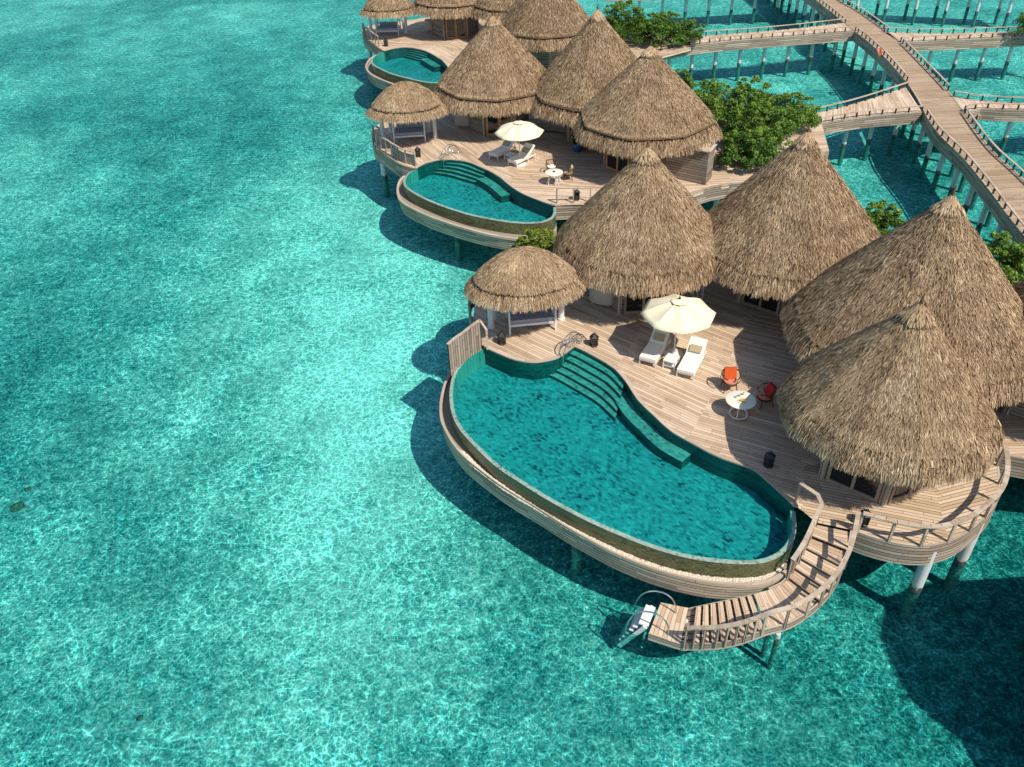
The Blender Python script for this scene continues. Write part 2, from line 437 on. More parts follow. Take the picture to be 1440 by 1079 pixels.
def thatch_roof(root, cx, cy, r, ztop, zeave, seam=True, dome=False, ry=None, nstr=20000, nf=6000, nside=10, seed=1, blade=1., rim=0., rot=0.):
    rng = np.random.default_rng(seed)
    kx, ky = 1., (ry/r if ry else 1.)
    zs = zeave + (.85 if not dome else .55)
    rs = r - (.45 if not dome else .42)
    th0 = rng.uniform(0, 1)
    def pf(th):
        a = np.mod(th - th0, 2*pi/nside) - pi/nside
        return 1 - .75*(1 - cos(pi/nside)/np.cos(a)) - .012*np.sin(3*th + seed) if not dome else 1 + 0*th
    def prof(s):
        if dome:
            return rs*np.power(s, .78), zs + (ztop - zs)*(1 - np.power(s, 1.55))
        return rs*(.02 + .98*s), ztop + (zs - ztop)*s + .05*np.sin(np.pi*s)
    def pt(s, th):
        R, z = prof(s); R = R*pf(th)
        X = R*np.cos(th)*kx; Y = R*np.sin(th)*ky
        return np.stack([cx + X*cos(rot) - Y*sin(rot), cy + X*sin(rot) + Y*cos(rot), z + 0*th], -1)
    def frame(f, s, th, e=1e-3):
        p = f(s, th); d = f(s + e, th) - p; l = f(s, th + e) - p
        d /= np.linalg.norm(d, axis=1)[:, None] + 1e-9; l /= np.linalg.norm(l, axis=1)[:, None] + 1e-9
        n = np.cross(l, d); n *= np.sign(n[:, 2])[:, None] + (n[:, 2] == 0)[:, None]
        return p, d, l, n
    # under-thatch shell
    mb = MB(); nt = 60
    ths = np.linspace(0, 2*pi, nt, endpoint=False)
    mb.grid([pt(np.full(nt, s), ths) - np.array([0, 0, .03]) for s in np.linspace(.001, 1, 14)], closed=True)
    drop = pt(np.ones(nt), ths); mid = np.array([cx, cy, 0])
    if seam:
        low = drop.copy(); low[:, :2] = mid[:2] + (drop[:, :2] - mid[:2])*(.95 if dome else .98); low[:, 2] -= (.15 if dome else .10)
        mb.grid([drop - np.array([0, 0, .03]), low], closed=True)
    shell = mb.build('roof', M['thatch_under'], root)
    # main coat
    n = int(nstr*1.3)
    s = np.sqrt(rng.uniform(0, 1, n)) if not dome else np.power(rng.uniform(0, 1, n), .75)
    s = np.clip(s, .004 if dome else .085, .955 if seam else .985); th = rng.uniform(0, 2*pi, n)
    p, d, l, nn = frame(pt, s, th)
    tint = np.clip(rng.normal(.52, .18, n) + .03*np.sin(s*46 + 2*np.sin(th*2)), 0, 1)
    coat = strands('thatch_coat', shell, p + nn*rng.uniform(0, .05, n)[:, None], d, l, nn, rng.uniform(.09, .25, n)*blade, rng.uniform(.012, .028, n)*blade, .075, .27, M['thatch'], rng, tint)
    # eave fringe: steeper skirt of hanging straw
    k0 = (.945 if dome else .975) if seam else .985
    def fr(s, th):
        e = pt(np.ones_like(th), th); c = np.array([cx, cy, 0.])
        g = k0 + (r/rs*1.0 - k0)*np.power(s, .8)*.97
        q = e.copy(); q[:, 0] = c[0] + (e[:, 0] - c[0])*g; q[:, 1] = c[1] + (e[:, 1] - c[1])*g
        q[:, 2] = zs - ((.16 if dome else .10) if seam else .02) - (zs - zeave - .22)*s
        return q
    mb = MB()
    rows = [fr(np.full(nt, s_), ths) - np.array([0, 0, .05]) for s_ in np.linspace(0, .92, 5)]
    und = rows[-1].copy(); und[:, :2] = mid[:2] + (und[:, :2] - mid[:2])*.80; und[:, 2] += .30
    top = und.copy(); top[:, :2] = mid[:2] + (top[:, :2] - mid[:2])*.55; top[:, 2] += (.55 if dome else 1.3)
    mb.grid(rows + [und, top], closed=True)
    skirt = mb.build('fringe', M['thatch_under'], shell)
    s = np.power(rng.uniform(0, 1, nf), .75); th = rng.uniform(0, 2*pi, nf)
    p, d, l, nn = frame(fr, s, th)
    hang = d + np.array([0, 0, -1.])*(.25 + .6*s[:, None]); hang /= np.linalg.norm(hang, axis=1)[:, None]
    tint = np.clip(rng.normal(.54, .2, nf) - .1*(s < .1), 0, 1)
    clump = .10*np.sin(th*37 + seed) + .08*np.sin(th*61 + 2*seed)
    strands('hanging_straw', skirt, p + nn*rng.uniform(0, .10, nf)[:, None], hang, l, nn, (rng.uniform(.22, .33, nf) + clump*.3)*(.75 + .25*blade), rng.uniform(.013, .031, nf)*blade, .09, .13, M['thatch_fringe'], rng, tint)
    if not dome:
        mb = MB()
        sl = (zs - ztop)/rs
        mb.lathe((cx, cy, ztop), [(.06, .16), (.20, .10+sl*.12), (.40, .12+sl*.34), (.56, .14+sl*.50), (.59, .02+sl*.53), (.45, -.1+sl*.45)], 20)
        cap = mb.build('cap', M['thatch_under'], shell, smooth=True)
        nc = 700; s = rng.uniform(.0, .95, nc); th = rng.uniform(0, 2*pi, nc)
        rr = .05 + .49*s
        base = np.stack([cx + rr*np.cos(th), cy + rr*np.sin(th), ztop + .235 + sl*rr*.98], -1)
        dd = np.stack([np.cos(th), np.sin(th), np.full(nc, sl)], -1); dd /= np.linalg.norm(dd, axis=1)[:, None]
        ll = np.stack([-np.sin(th), np.cos(th), 0*th], -1); n2 = np.cross(ll, dd); n2 *= np.sign(n2[:, 2])[:, None]
        strands('cap_straw', cap, base, dd, ll, n2, np.full(nc, .17), rng.uniform(.02, .04, nc), .0, .05, M['thatch_fringe'], rng, np.clip(rng.normal(.62, .13, nc), 0, 1))
        mb = MB(); mb.tube([(cx, cy, ztop - .1), (cx + .01, cy, ztop + .3), (cx + .05, cy + .02, ztop + .55)], [.09, .055, .012], 7)
        mb.build('finial', M['thatch_under'], shell)
    return shell

def hut(label, cx, cy, r, ztop, seam, doors, wallrot, doormat, nstr, nf, seed, zeave=ZD+2.3, rw=2.2, blade=1., nside=10, bay=None):
    root = thing('thatched_hut', label, 'hut', (cx, cy, ZD), 'round thatched villa huts')
    H = 3.1; hexv = [(cx + rw*cos(wallrot + k*pi/3), cy + rw*sin(wallrot + k*pi/3)) for k in range(6)]
    mb = MB(); mb.ribbon(hexv + hexv[:1], ZD, ZD + H)
    # boards run along the wall: battens as real relief at each course
    for z in np.arange(ZD + .5, ZD + H, .52):
        for a, b in zip(hexv, hexv[1:] + hexv[:1]):
            m = ((a[0]+b[0])/2 - cx, (a[1]+b[1])/2 - cy); l = hypot(*m); o_ = (m[0]/l*.012, m[1]/l*.012)
            mb.beam((a[0]+o_[0], a[1]+o_[1], z), (b[0]+o_[0], b[1]+o_[1], z), .024, .04)
    mb.build('wall', M['wall_wood'], root)
    for v in hexv:
        mb = MB(); mb.box((v[0], v[1], ZD + H/2), .2, .2, H, wallrot); mb.build('corner_post', M['fascia_wood'], root, bevel=.012)
    for fa in doors:
        ap = rw*cos(pi/6); nx, ny = cos(fa), sin(fa); tx, ty = -ny, nx
        c = (cx + nx*(ap + .03), cy + ny*(ap + .03))
        at = lambda u, z, o_=0.: (c[0] + tx*u + nx*o_, c[1] + ty*u + ny*o_, ZD + z)
        W = rw*.40; mb = MB()
        for u in (-W, 0, W): mb.beam(at(u, .02, .03), at(u, 2.3, .03), .11, .10, (nx, ny, 0))
        for z in (.08, 2.25): mb.beam(at(-W+.055, z, .028), at(W-.055, z, .028), .10, .14)
        dr = mb.build('door', doormat, root)
        for sg in (-1, 1):
            mb = MB(); u0, u1 = (sg*.06, sg*(W - .06))
            mb.face([at(u0, .16, .012), at(u1, .16, .012), at(u1, 2.18, .012), at(u0, 2.18, .012)]); mb.build('pane', M['glass'], dr)
            mb = MB(); mb.tube([at(sg*.09, .95, .09), at(sg*.09, 1.25, .09)], .015, 6); mb.build('handle', M['chrome'], dr)
    thatch_roof(root, cx, cy, r, ztop, zeave, seam, False, None, nstr, nf, nside, seed, blade)
    return root

def gazebo(label, cx, cy, rx, ry, ztop, posts, nstr, nf, seed, blade=1., rot=0.):
    root = thing('thatched_gazebo', label, 'gazebo', (cx, cy, ZD), 'small oval thatched gazebos')
    for (x, y) in posts:
        mb = MB(); mb.lathe((x, y, ZD), [(.19, 0), (.19, .1), (.15, .12), (.145, 2.45)], 14); mb.build('post', M['white_paint'], root, smooth=True)
    thatch_roof(root, cx, cy, rx, ztop, ZD + 2.3, True, True, ry, nstr, nf, 10, seed, blade, rot=rot)
    return root

# ------------------------------------------------------------------ setting
def plane(name, mat, z, size, cx=0, cy=0):
    mb = MB(); s = size
    mb.face([(cx-s, cy-s, z), (cx+s, cy-s, z), (cx+s, cy+s, z), (cx-s, cy+s, z)])
    o = mb.build(name, mat); tag(o, kind='structure'); return o
tag(plane('seabed', M['seabed'], -1.45, 3000), 'pale sandy lagoon floor with darker weed patches', 'seabed')
for k, (x, y, rr, lb_) in enumerate([(*P0, r0, l0) for P0, r0, l0 in zip(xy([(-21.767,25.761,-1.4),(-21.806,26.899,-1.4),(-13,15.526,-1.4)]), (.30, .17, .14), ('round dark coral head on the lagoon floor, largest at the left edge', 'small coral head just above the large one at the left edge', 'lone small coral head near the bottom left of the lagoon'))]):
    mb = MB(); rg = random.Random(k); n = 18; rows = []
    for j in range(7):
        f_ = j/6; rows.append([(x + rr*cos(f_*pi/2*.96)*(1 + .22*rg.uniform(-1, 1))*cos(2*pi*i/n), y + rr*cos(f_*pi/2*.96)*(1 + .22*rg.uniform(-1, 1))*sin(2*pi*i/n), -1.5 + rr*.75*sin(f_*pi/2)) for i in range(n)])
    mb.grid(rows, closed=True); mb.face(rows[-1]); tag(mb.build('coral_head', M['coral'], smooth=True), lb_, 'coral head', 'coral heads on the lagoon floor')
tag(plane('sea', M['sea_water'], 0., 3000), 'clear turquoise lagoon water with fine ripples', 'water')

# timber decks -----------------------------------------------------------
def sector(mb, pts, dirp):
    """one fan sector of the deck; dirp = two plan points giving the board direction"""
    a = atan2(dirp[1][1]-dirp[0][1], dirp[1][0]-dirp[0][0]); c, s = cos(a), sin(a)
    k = rnd.uniform(0, 40)
    mb.poly(pts, ZD, lambda x, y: (x*c + y*s + k, -x*s + y*c + k))

def stilts(parent, pts, ztop, r=.21):
    for x, y in pts:
        mb = MB(); mb.cyl((x, y, -1.6), (x, y, ztop), r, r*.97, 14); mb.build('stilt', M['stilt'], parent, smooth=True)

def deck(label, sectors, base, fascias, stiltpts, balcony=None):
    c = base[0]
    root = thing('timber_deck', label, 'deck', (c[0], c[1], ZD))
    mb = MB()
    for pts, dp in sectors: sector(mb, xy(pts), xy(dp))
    mb.build('boards', M['deck_wood'], root, recalc=False)
    if balcony:
        mb = MB()
        for pts, dp in balcony: sector(mb, xy(pts), xy(dp))
        mb.build('balcony_boards', M['balcony_wood'], root, recalc=False)
    mb = MB(); b = xy(base)
    mb.poly(b, ZD - .014); mb.poly(b, ZD - .3)
    for p, q in zip(b, b[1:] + b[:1]): mb.face([(p[0], p[1], ZD-.3), (q[0], q[1], ZD-.3), (q[0], q[1], ZD-.014), (p[0], p[1], ZD-.014)], [(0, 0), (1, 0), (1, .28), (0, .28)])
    mb.build('platform', M['deck_wood'], root, recalc=False)
    for f in fascias:
        l = smoothline(xy(f), 4) if len(f) > 2 else xy(f)
        mb = MB(); mb.ribbon(l, ZD - .95, ZD + .004)
        inn = offset(l, .10); mb.ribbon(inn[::-1], ZD - .95, ZD - .02); mb.strip(l, inn, ZD + .004, ZD + .004); mb.strip(l, inn, ZD - .95)
        mb.build('fascia', M['fascia_wood'], root, recalc=False)
    stilts(root, stiltpts, ZD - .35)
    return root

# villa 1 -----------------------------------------------------------------
E1_ = [(-1.203,30.976,2.5),(-0.431,30.309,2.5),(0.2,29.884,2.5),(0.984,29.644,2.5),(1.783,29.781,2.5),(2.28,30.075,2.5),(2.893,30.73,2.5)]
E2_ = [(2.893,30.73,2.5),(3.326,30.337,2.5),(3.772,29.84,2.5),(4.153,29.41,2.5),(4.464,28.993,2.5),(4.695,28.484,2.5),(4.891,27.914,2.5),(5.03,27.336,2.5),(5.185,26.744,2.5),(5.425,26.171,2.5),(5.709,25.628,2.5),(5.972,25.078,2.5),(6.272,24.582,2.5),(6.606,24.201,2.5),(6.931,23.868,2.5),(7.384,23.391,2.5),(7.883,22.973,2.5),(8.405,22.636,2.5),(8.904,22.279,2.5),(9.223,21.73,2.5),(9.599,20.977,2.5),(9.862,20.345,2.5)]
pool_edge = smoothline(xy(E1_), 5)[:-1] + smoothline(xy(E2_), 3)
lip = [(-1.242,31.179,2.4),(-2.042,30.334,2.4),(-2.567,29.187,2.4),(-2.689,27.822,2.4),(-2.551,26.475,2.4),(-2.152,25.322,2.4),(-1.352,23.999,2.4),(-0.666,23.052,2.4),(0.125,22.236,2.4),(1.01,21.374,2.4),(1.863,20.636,2.4),(2.574,20.083,2.4),(3.27,19.595,2.4),(4.402,18.89,2.4),(5.52,18.364,2.4),(6.651,18.062,2.4),(7.809,17.945,2.4),(8.568,18.121,2.4),(9.175,18.571,2.4),(9.545,19.112,2.4),(9.745,19.678,2.4),(9.877,20.25,2.4)]
S = lambda *a: list(a)
s1 = E1_ + E2_[1:5] + [(4.551,29.066,2.5),(5.214,30.046,2.5),(6.074,31.996,2.5)] + [(6.2,35.2,0),(2,37.9,0),(-1.6,36.5,0),(-1.75,33,0)]
s2 = [(6.074,31.996,2.5),(5.214,30.046,2.5),(4.551,29.066,2.5)] + E2_[5:14] + [(6.751,24.087,2.5),(8.255,26.678,2.5),(9.615,29.214,2.5),(10.576,31.507,2.5)] + [(12.6,34,0),(10,35.5,0),(6.2,35.2,0)]
s3 = [(10.576,31.507,2.5),(9.615,29.214,2.5),(8.255,26.678,2.5),(6.751,24.087,2.5)] + E2_[14:] + [(10.066,20.144,2.5),(10.58,21.582,2.5),(10.83,22.403,2.5)] + [(13.2,22.6,0),(13.8,27,0),(13.6,31,0),(12.6,34,0)]
s4 = [(10.83,22.403,2.5),(10.58,21.582,2.5),(10.066,20.144,2.5),(10.382,19.552,2.5),(11.496,19.133,2.5),(12.109,18.747,2.5),(12.875,18.423,2.5),(13.728,18.287,2.5),(14.509,18.435,2.5),(15.07,20.791,2.5)] + [(13.2,22.6,0)]
s5 = [(15.07,20.791,2.5),(14.509,18.435,2.5),(15.106,18.69,2.5),(15.981,19.263,2.5),(16.911,20.059,2.5),(17.571,21.09,2.5),(18,22.118,2.5)] + [(17.0,22.8,0),(13.2,22.6,0)]
base1 = [(-1.7,33,0),(-1.55,36.4,0),(2,37.9,0),(8,40.3,0),(15,41.2,0),(19.5,41.6,0),(22,39.6,0),(25.5,36.2,0),(27.5,31,0),(27,25,0),(24,21.2,0),(19.3,22.2,0),(17.2,23.2,0),(13.5,22.5,0),(8.5,31,0),(3,33,0)]
bal = [(11.496,19.133,2.5),(12.109,18.747,2.5),(12.875,18.423,2.5),(13.728,18.287,2.5),(14.456,18.422,2.5),(15.106,18.69,2.5),(15.981,19.263,2.5),(16.911,20.059,2.5),(17.571,21.09,2.5),(18,22.118,2.5)]
deck('grey timber deck of the nearest villa, with the big kidney pool along its edge',
     [(s1, [(-0.187,31.366,2.5),(1.77,29.566,2.5)]), (s2, [(5.562,27.475,2.5),(7,26.145,2.5)]), (s3, [(7.613,26.434,2.5),(9.046,25.654,2.5)])], base1,
     [bal, [bal[-1], (17.2,23.2,0), (19.3,22.2,0), (24,21.2,0)], [(-1.2,31.1,0),(-1.75,33,0),(-1.6,36.5,0),(2,37.9,0)]],
     [tuple(xy([(14.06,18.515,0)])[0]), tuple(xy([(16.17,19.645,0)])[0]), (0,33.5), (4,33), (8,33), (12,30), (12.5,25), (18.6,24), (22,24), (16,33), (20,36), (24,32)],
     [(s4, [(10.923,20.306,2.5),(12.7,19.666,2.5)]), (s5, [(15.291,19.801,2.5),(16.373,20.087,2.5)])])

def pool(label, edge, lipl, edge_fn, trough_px, steps, bench, zfloor, pebbles, endfix=None, group='kidney shaped villa pools'):
    c = lipl[len(lipl)//2]
    root = thing('swimming_pool', label, 'pool', (c[0], c[1], ZD), group)
    zw = ZD - .10
    lp = smoothline(xy(lipl), 4)
    ed = edge
    ring = ed + lp[::-1]
    # orientation: make ring counter-clockwise
    area = sum(a[0]*b[1]-b[0]*a[1] for a, b in zip(ring, ring[1:] + ring[:1]))
    sgn = 1 if area > 0 else -1
    lin = offset(lp, -.18*sgn*-1) if False else offset(lp, (.18 if sgn < 0 else -.18)*-1*-1)
    # pick the offset side that lies inside (closer to the ring centroid)
    gx = sum(p[0] for p in ring)/len(ring); gy = sum(p[1] for p in ring)/len(ring)
    m = len(lp)//2
    if hypot(lin[m][0]-gx, lin[m][1]-gy) > hypot(lp[m][0]-gx, lp[m][1]-gy): lin = offset(lp, .18 if lin == offset(lp, -.18) else -.18)
    inner = ed + lin[::-1]
    mb = MB()
    inner = inner if sgn > 0 else inner[::-1]
    mb.poly(inner, zfloor)
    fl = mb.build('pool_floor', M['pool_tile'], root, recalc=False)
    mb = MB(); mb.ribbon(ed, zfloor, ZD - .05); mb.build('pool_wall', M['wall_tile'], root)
    mb = MB(); mb.ribbon(lin, zfloor, zw - .02); mb.strip(lin, lp, zw - .02, zw - .035); mb.build('pool_lip', M['lip_tile'], root)
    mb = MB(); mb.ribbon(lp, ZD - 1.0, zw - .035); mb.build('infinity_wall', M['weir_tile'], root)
    # pale kerb along the deck
    mb = MB(); e2 = offset(ed, .16)
    if hypot(e2[0][0]-gx, e2[0][1]-gy) < hypot(ed[0][0]-gx, ed[0][1]-gy): e2 = offset(ed, -.16)
    mb.strip(ed, e2, ZD + .012); mb.ribbon(ed, ZD - .05, ZD + .012); mb.ribbon(e2[::-1], ZD - .02, ZD + .012)
    mb.build('coping', M['rail_wood'], root, recalc=False)
    for i, (L, z) in enumerate(steps):
        mb = MB()
        a, b = L
        for k in range(len(a)-1):
            mb.face([(a[k][0], a[k][1], z), (a[k+1][0], a[k+1][1], z), (b[k+1][0], b[k+1][1], z), (b[k][0], b[k][1], z)])
        mb.mi = 1; mb.ribbon(b, zfloor, z); mb.ribbon([a[0], b[0]], zfloor, z); mb.ribbon([b[-1], a[-1]], zfloor, z)
        mb.build('step', [M['step_tile'], M['wall_tile']], root, recalc=False)
    if bench:
        a, b, z = bench
        mb = MB(); mb.strip(a, b, z); mb.mi = 1; mb.ribbon(b, zfloor, z); mb.ribbon([a[-1], b[-1]], zfloor, z); mb.ribbon([a[0], b[0]], zfloor, z)
        mb.build('bench', [M['step_tile'], M['wall_tile']], root, recalc=False)
    # water surface
    mb = MB(); win = ed + [lerp(a, b, .2) for a, b in zip(lin, lp)][::-1]
    if sgn < 0: win = win[::-1]
    mb.poly(win, zw); mb.build('water', M['pool_water'], root, recalc=False)
    # trough with stones, timber rim, boarded outer face
    tr = smoothline(xy(trough_px), 4)
    n = 70
    rimo = resample(tr, n=n); lw = resample(lp, n=n)
    if math.dist(rimo[0], lw[0]) > math.dist(rimo[0], lw[-1]): lw = lw[::-1]
    rimi = [lerp(a, b, min(.45, .24/max(.1, math.dist(a, b)))) for a, b in zip(rimo, lw)]
    zt = ZD - .72
    mb = MB(); mb.strip(rimi, lw, zt - .14); mb.ribbon(rimi, zt - .14, zt); mb.build('trough', M['dark_pebble'], root, recalc=False)
    mb = MB(); mb.strip(rimo, rimi, zt); mb.ribbon(rimo, zt - .14, zt); mb.build('rim', M['rail_wood'], root, recalc=False)
    mb = MB(); low = [lerp(a, b, min(.4, .2/max(.1, math.dist(a, b)))) for a, b in zip(rimo, lw)]
    u = 0
    inset = [lerp(a, b, min(.3, .05/max(.1, math.dist(a, b)))) for a, b in zip(rimo, lw)]
    for k in range(n):
        l = math.dist(rimo[k], rimo[k+1])
        mb.face([(*low[k], ZD-1.62), (*low[k+1], ZD-1.62), (*inset[k+1], zt-.14), (*inset[k], zt-.14)], [(u, 0), (u+l, 0), (u+l, .8), (u, .8)]); u += l
    mb.strip(low, lw, ZD - 1.62)
    mb.build('cladding', M['fascia_wood'], root, recalc=False)
    if pebbles:
        mb = MB(); rg = random.Random(3)
        for k in range(pebbles):
            j = rg.uniform(n*.33, n*.985); i = int(j); f = j - i
            a = lerp(rimi[i], rimi[i+1], f); b = lerp(lw[i], lw[i+1], f)
            t_ = rg.uniform(.0, 1.)**1.6*.75; p = lerp(a, b, t_); s_ = rg.uniform(.045, .085)
            q = [Vector((rg.uniform(.7, 1.2)*sx, rg.uniform(.7, 1.2)*sy, rg.uniform(.5, .9)*sz))*s_ for sx, sy, sz in ((1,0,0),(0,1,0),(-1,0,0),(0,-1,0),(0,0,1))]
            c_ = Vector((p[0], p[1], zt - .125))
            for u0, u1 in ((0,1),(1,2),(2,3),(3,0)): mb.face([c_+q[u0], c_+q[u1], c_+q[4]])
        mb.build('pebbles', M['pebble'], root, recalc=False, kind='stuff')
    cen = [lerp(rimo[k], lw[k], .5) for k in range(n+1)]
    return root, cen

def nearest_cut(line, p):
    return min(range(len(line)), key=lambda i: math.dist(line[i], p))

# steps of pool 1: curved treads that follow the deck edge
e2s = smoothline(xy(E2_), 3)
i9 = nearest_cut(e2s, xy([(4.85,28.017,2.5)])[0]); C0 = e2s[:i9+1]
dL = Vector(xy([(1.624,29.828,1.8)])[0]) - Vector(C0[0]); dR = Vector(xy([(4.273,26.523,1.75)])[0]) - Vector(C0[-1])
def curve(k, nst=5):
    return [tuple(Vector(p) + (dL*(1-t) + dR*t)*(k/nst)) for p, t in ((C0[i], i/(len(C0)-1)) for i in range(len(C0)))]
st1 = [((curve(k), curve(k+1)), ZD - .22 - .15*k) for k in range(5)]
i14 = nearest_cut(e2s, xy([(6.931,23.868,2.5)])[0])
ba = e2s[i9:i14+1]; bb = offset(ba, -.62)
if math.dist(bb[len(bb)//2], xy([(2.085,23.489,2.5)])[0]) > math.dist(ba[len(ba)//2], xy([(2.085,23.489,2.5)])[0]): bb = offset(ba, .62)
trough1 = [(-1.545,31.912,1.78),(-2.424,30.941,1.78),(-2.937,29.772,1.78),(-3.156,28.239,1.78),(-3.113,26.976,1.78),(-2.915,26.223,1.78),(-2.495,25.177,1.78),(-1.955,24.296,1.78),(-1.383,23.608,1.78),(-0.693,22.819,1.78),(-0.027,22.173,1.78),(0.671,21.544,1.78),(1.61,20.606,1.78),(2.444,19.882,1.78),(3.252,19.217,1.78),(4.385,18.496,1.78),(5.508,17.982,1.78),(6.637,17.658,1.78),(7.798,17.543,1.78),(8.511,17.717,1.78),(9.019,17.994,1.78)]
p1, cen1 = pool('large kidney shaped infinity pool with a scalloped corner and curved steps', pool_edge, lip, None, trough1, st1, (ba, bb, ZD-.55), ZD-.98, 3200)
stilts(p1, [(.6,28),(2.6,25.2),(5,22.6),(7.4,20.9),(8.3,19.6),(3.9,28)] + xy([(2.236,21.103,0.9)]), ZD-1.62)

# villa 2 -----------------------------------------------------------------
pe2 = [(-5.765,51.803,2.5),(-5.378,52.354,2.5),(-4.883,52.783,2.5),(-3.945,53.053,2.5),(-2.746,52.755,2.5),(-2.074,52.212,2.5),(-1.551,51.574,2.5),(-0.992,50.943,2.5),(-0.508,50.218,2.5),(-0.177,49.632,2.5),(0.153,48.882,2.5),(0.512,48.167,2.5),(0.891,47.506,2.5),(1.309,46.956,2.5),(1.725,46.515,2.5),(2.339,45.904,2.5),(2.95,45.42,2.5)]
lip2 = [(-5.783,51.925,2.4),(-6.216,51.445,2.4),(-6.434,50.669,2.4),(-6.413,49.562,2.4),(-5.873,48.443,2.4),(-4.796,47.11,2.4),(-3.66,46.016,2.4),(-2.782,45.311,2.4),(-2.027,44.761,2.4),(-0.463,43.94,2.4),(0.768,43.516,2.4),(1.588,43.438,2.4),(2.21,43.53,2.4),(2.777,44.032,2.4),(2.985,44.669,2.4),(3.035,45.43,2.4)]
edge2 = smoothline(xy(pe2), 4)
i5 = nearest_cut(edge2, xy([(-1.317,51.262,2.5)])[0]); i0 = nearest_cut(edge2, xy([(-3.514,52.999,2.5)])[0]); C2_ = edge2[i0:i5+1]
dL2 = Vector(xy([(-4.854,52.84,1.8)])[0]) - Vector(C2_[0]); dR2 = Vector(xy([(-1.353,50.563,1.75)])[0]) - Vector(C2_[-1])
def arcsteps(Cc, a, b, n=4):
    f = lambda k: [tuple(Vector(p) + (a*(1-t) + b*t)*(k/n)*(1+.25*sin(pi*t))) for p, t in ((Cc[i], i/(len(Cc)-1)) for i in range(len(Cc)))]
    return [((f(k), f(k+1)), ZD - .22 - .18*k) for k in range(n)]
j12 = nearest_cut(edge2, xy([(0.384,48.39,2.5)])[0]); ba2 = edge2[i5:j12+1]; bb2 = offset(ba2, -.7)
tg = xy([(-2.625,47.824,2.5)])[0]
if math.dist(bb2[3], tg) > math.dist(ba2[3], tg): bb2 = offset(ba2, .7)
trough2 = [(-6.481,52.805,1.78),(-6.923,51.8,1.78),(-6.998,50.241,1.78),(-6.761,48.827,1.78),(-6.383,48.068,1.78),(-5.985,47.525,1.78),(-4.803,46.235,1.78),(-3.022,44.755,1.78),(-1.008,43.406,1.78),(0.524,42.751,1.78),(1.543,42.625,1.78),(2.38,42.95,1.78),(2.971,43.795,1.78)]
p2, cen2 = pool('oval infinity pool of the middle villa with four curved steps', edge2, lip2, None, trough2, arcsteps(C2_, dL2, dR2), (ba2, bb2, ZD-.5), ZD-.95, 0)
stilts(p2, [(-2,52),(1,49.5),(-3.6,53)] + [tuple(xy([(-3.05,46.416,0.9)])[0])], ZD-1.62)
lf2 = [(-5.765,51.803,2.5),(-6.715,52.542,2.5),(-7.532,53.71,2.5),(-8.167,54.77,2.5),(-8.807,55.731,2.5),(-9.17,57.225,2.5),(-9.438,59.195,2.5)]
sA = pe2[:7] + [(-0.847,53.054,2.5),(0.389,55.321,2.5),(2.583,57.927,2.5)] + [(0,58.5,0),(-4,61,0),(-9,60.5,0)] + lf2[::-1][:-1]
sB = [(2.583,57.927,2.5),(0.389,55.321,2.5),(-0.847,53.054,2.5)] + pe2[6:11] + [(1.234,51.191,2.5),(3.231,53.512,2.5),(5.169,56.555,2.5)] + [(5.5,56.5,0),(0,58.5,0)]
sC = [(5.169,56.555,2.5),(3.231,53.512,2.5),(1.234,51.191,2.5)] + pe2[10:] + [(5.062,45.331,2.5)] + [(8.3,44.25,0),(10.6,48.8,0),(9,52,0),(5.5,56.5,0)]
base2 = [(-9,60.4,0),(-4,60.5,0),(-1,57,0),(1.5,54.5,0),(4.5,51,0),(6,48,0),(7.5,46,0),(8.3,44.3,0),(12.7,47.25,0),(16.6,48.2,0),(21.5,52,0),(22.6,57,0),(20.5,60.5,0),(14,63.5,0),(6,64,0),(0,65,0),(-5,63.5,0)]
deck('timber deck of the middle villa, with the oval pool and a blue plant pot',
     [(sA, [(-2.578,56.016,2.5),(-0.383,51.813,2.5)]), (sB, [(1.749,52.437,2.5),(4.122,49.56,2.5)]), (sC, [(1.834,49.007,2.5),(4.037,48.481,2.5)])], base2,
     [lf2, [(2.992,45.416,2.5),(5.062,45.331,2.5)] + [(8.3,44.2,0)], [(8.3,44.2,0),(12.7,47.2,0),(16.6,48.15,0),(21.5,52,0)]],
     [tuple(xy([(-8.579,56.283,0)])[0]), (-5,57), (-3,60), (2,55), (6,48), (10,47.5), (13.5,48.5), (17,49.5), (20,54), (10,60)])

# villa 3 -----------------------------------------------------------------
pe3 = [(-10.54,79.205,2.5),(-10.186,79.614,2.5),(-9.784,79.905,2.5),(-9.303,80.072,2.5),(-8.843,80.103,2.5),(-8.301,79.937,2.5),(-7.838,79.644,2.5),(-7.33,79.232,2.5),(-6.84,78.712,2.5),(-6.27,77.852,2.5),(-5.77,76.906,2.5),(-5.417,76.212,2.5),(-5.099,75.615,2.5),(-4.632,74.013,2.5),(-4.33,72.563,2.5)]
lip3 = [(-10.644,79.465,2.4),(-11.106,78.847,2.4),(-11.458,77.893,2.4),(-11.544,76.923,2.4),(-11.446,76.056,2.4),(-11.084,75.068,2.4),(-10.489,74.171,2.4),(-9.833,73.184,2.4),(-9.28,72.522,2.4),(-8.482,71.742,2.4),(-7.705,71.071,2.4),(-6.754,70.294,2.4),(-5.954,69.825,2.4),(-5.116,69.632,2.4),(-4.541,70.027,2.4),(-4.285,71.131,2.4),(-4.267,72.294,2.4)]
edge3 = smoothline(xy(pe3), 4)
a0 = nearest_cut(edge3, xy([(-8.64,80.052,2.5)])[0]); a1 = nearest_cut(edge3, xy([(-6.557,78.337,2.5)])[0]); C3_ = edge3[a0:a1+1]
dL3 = Vector(xy([(-9.49,80.544,1.8)])[0]) - Vector(C3_[0]); dR3 = Vector(xy([(-6.588,77.668,1.75)])[0]) - Vector(C3_[-1])
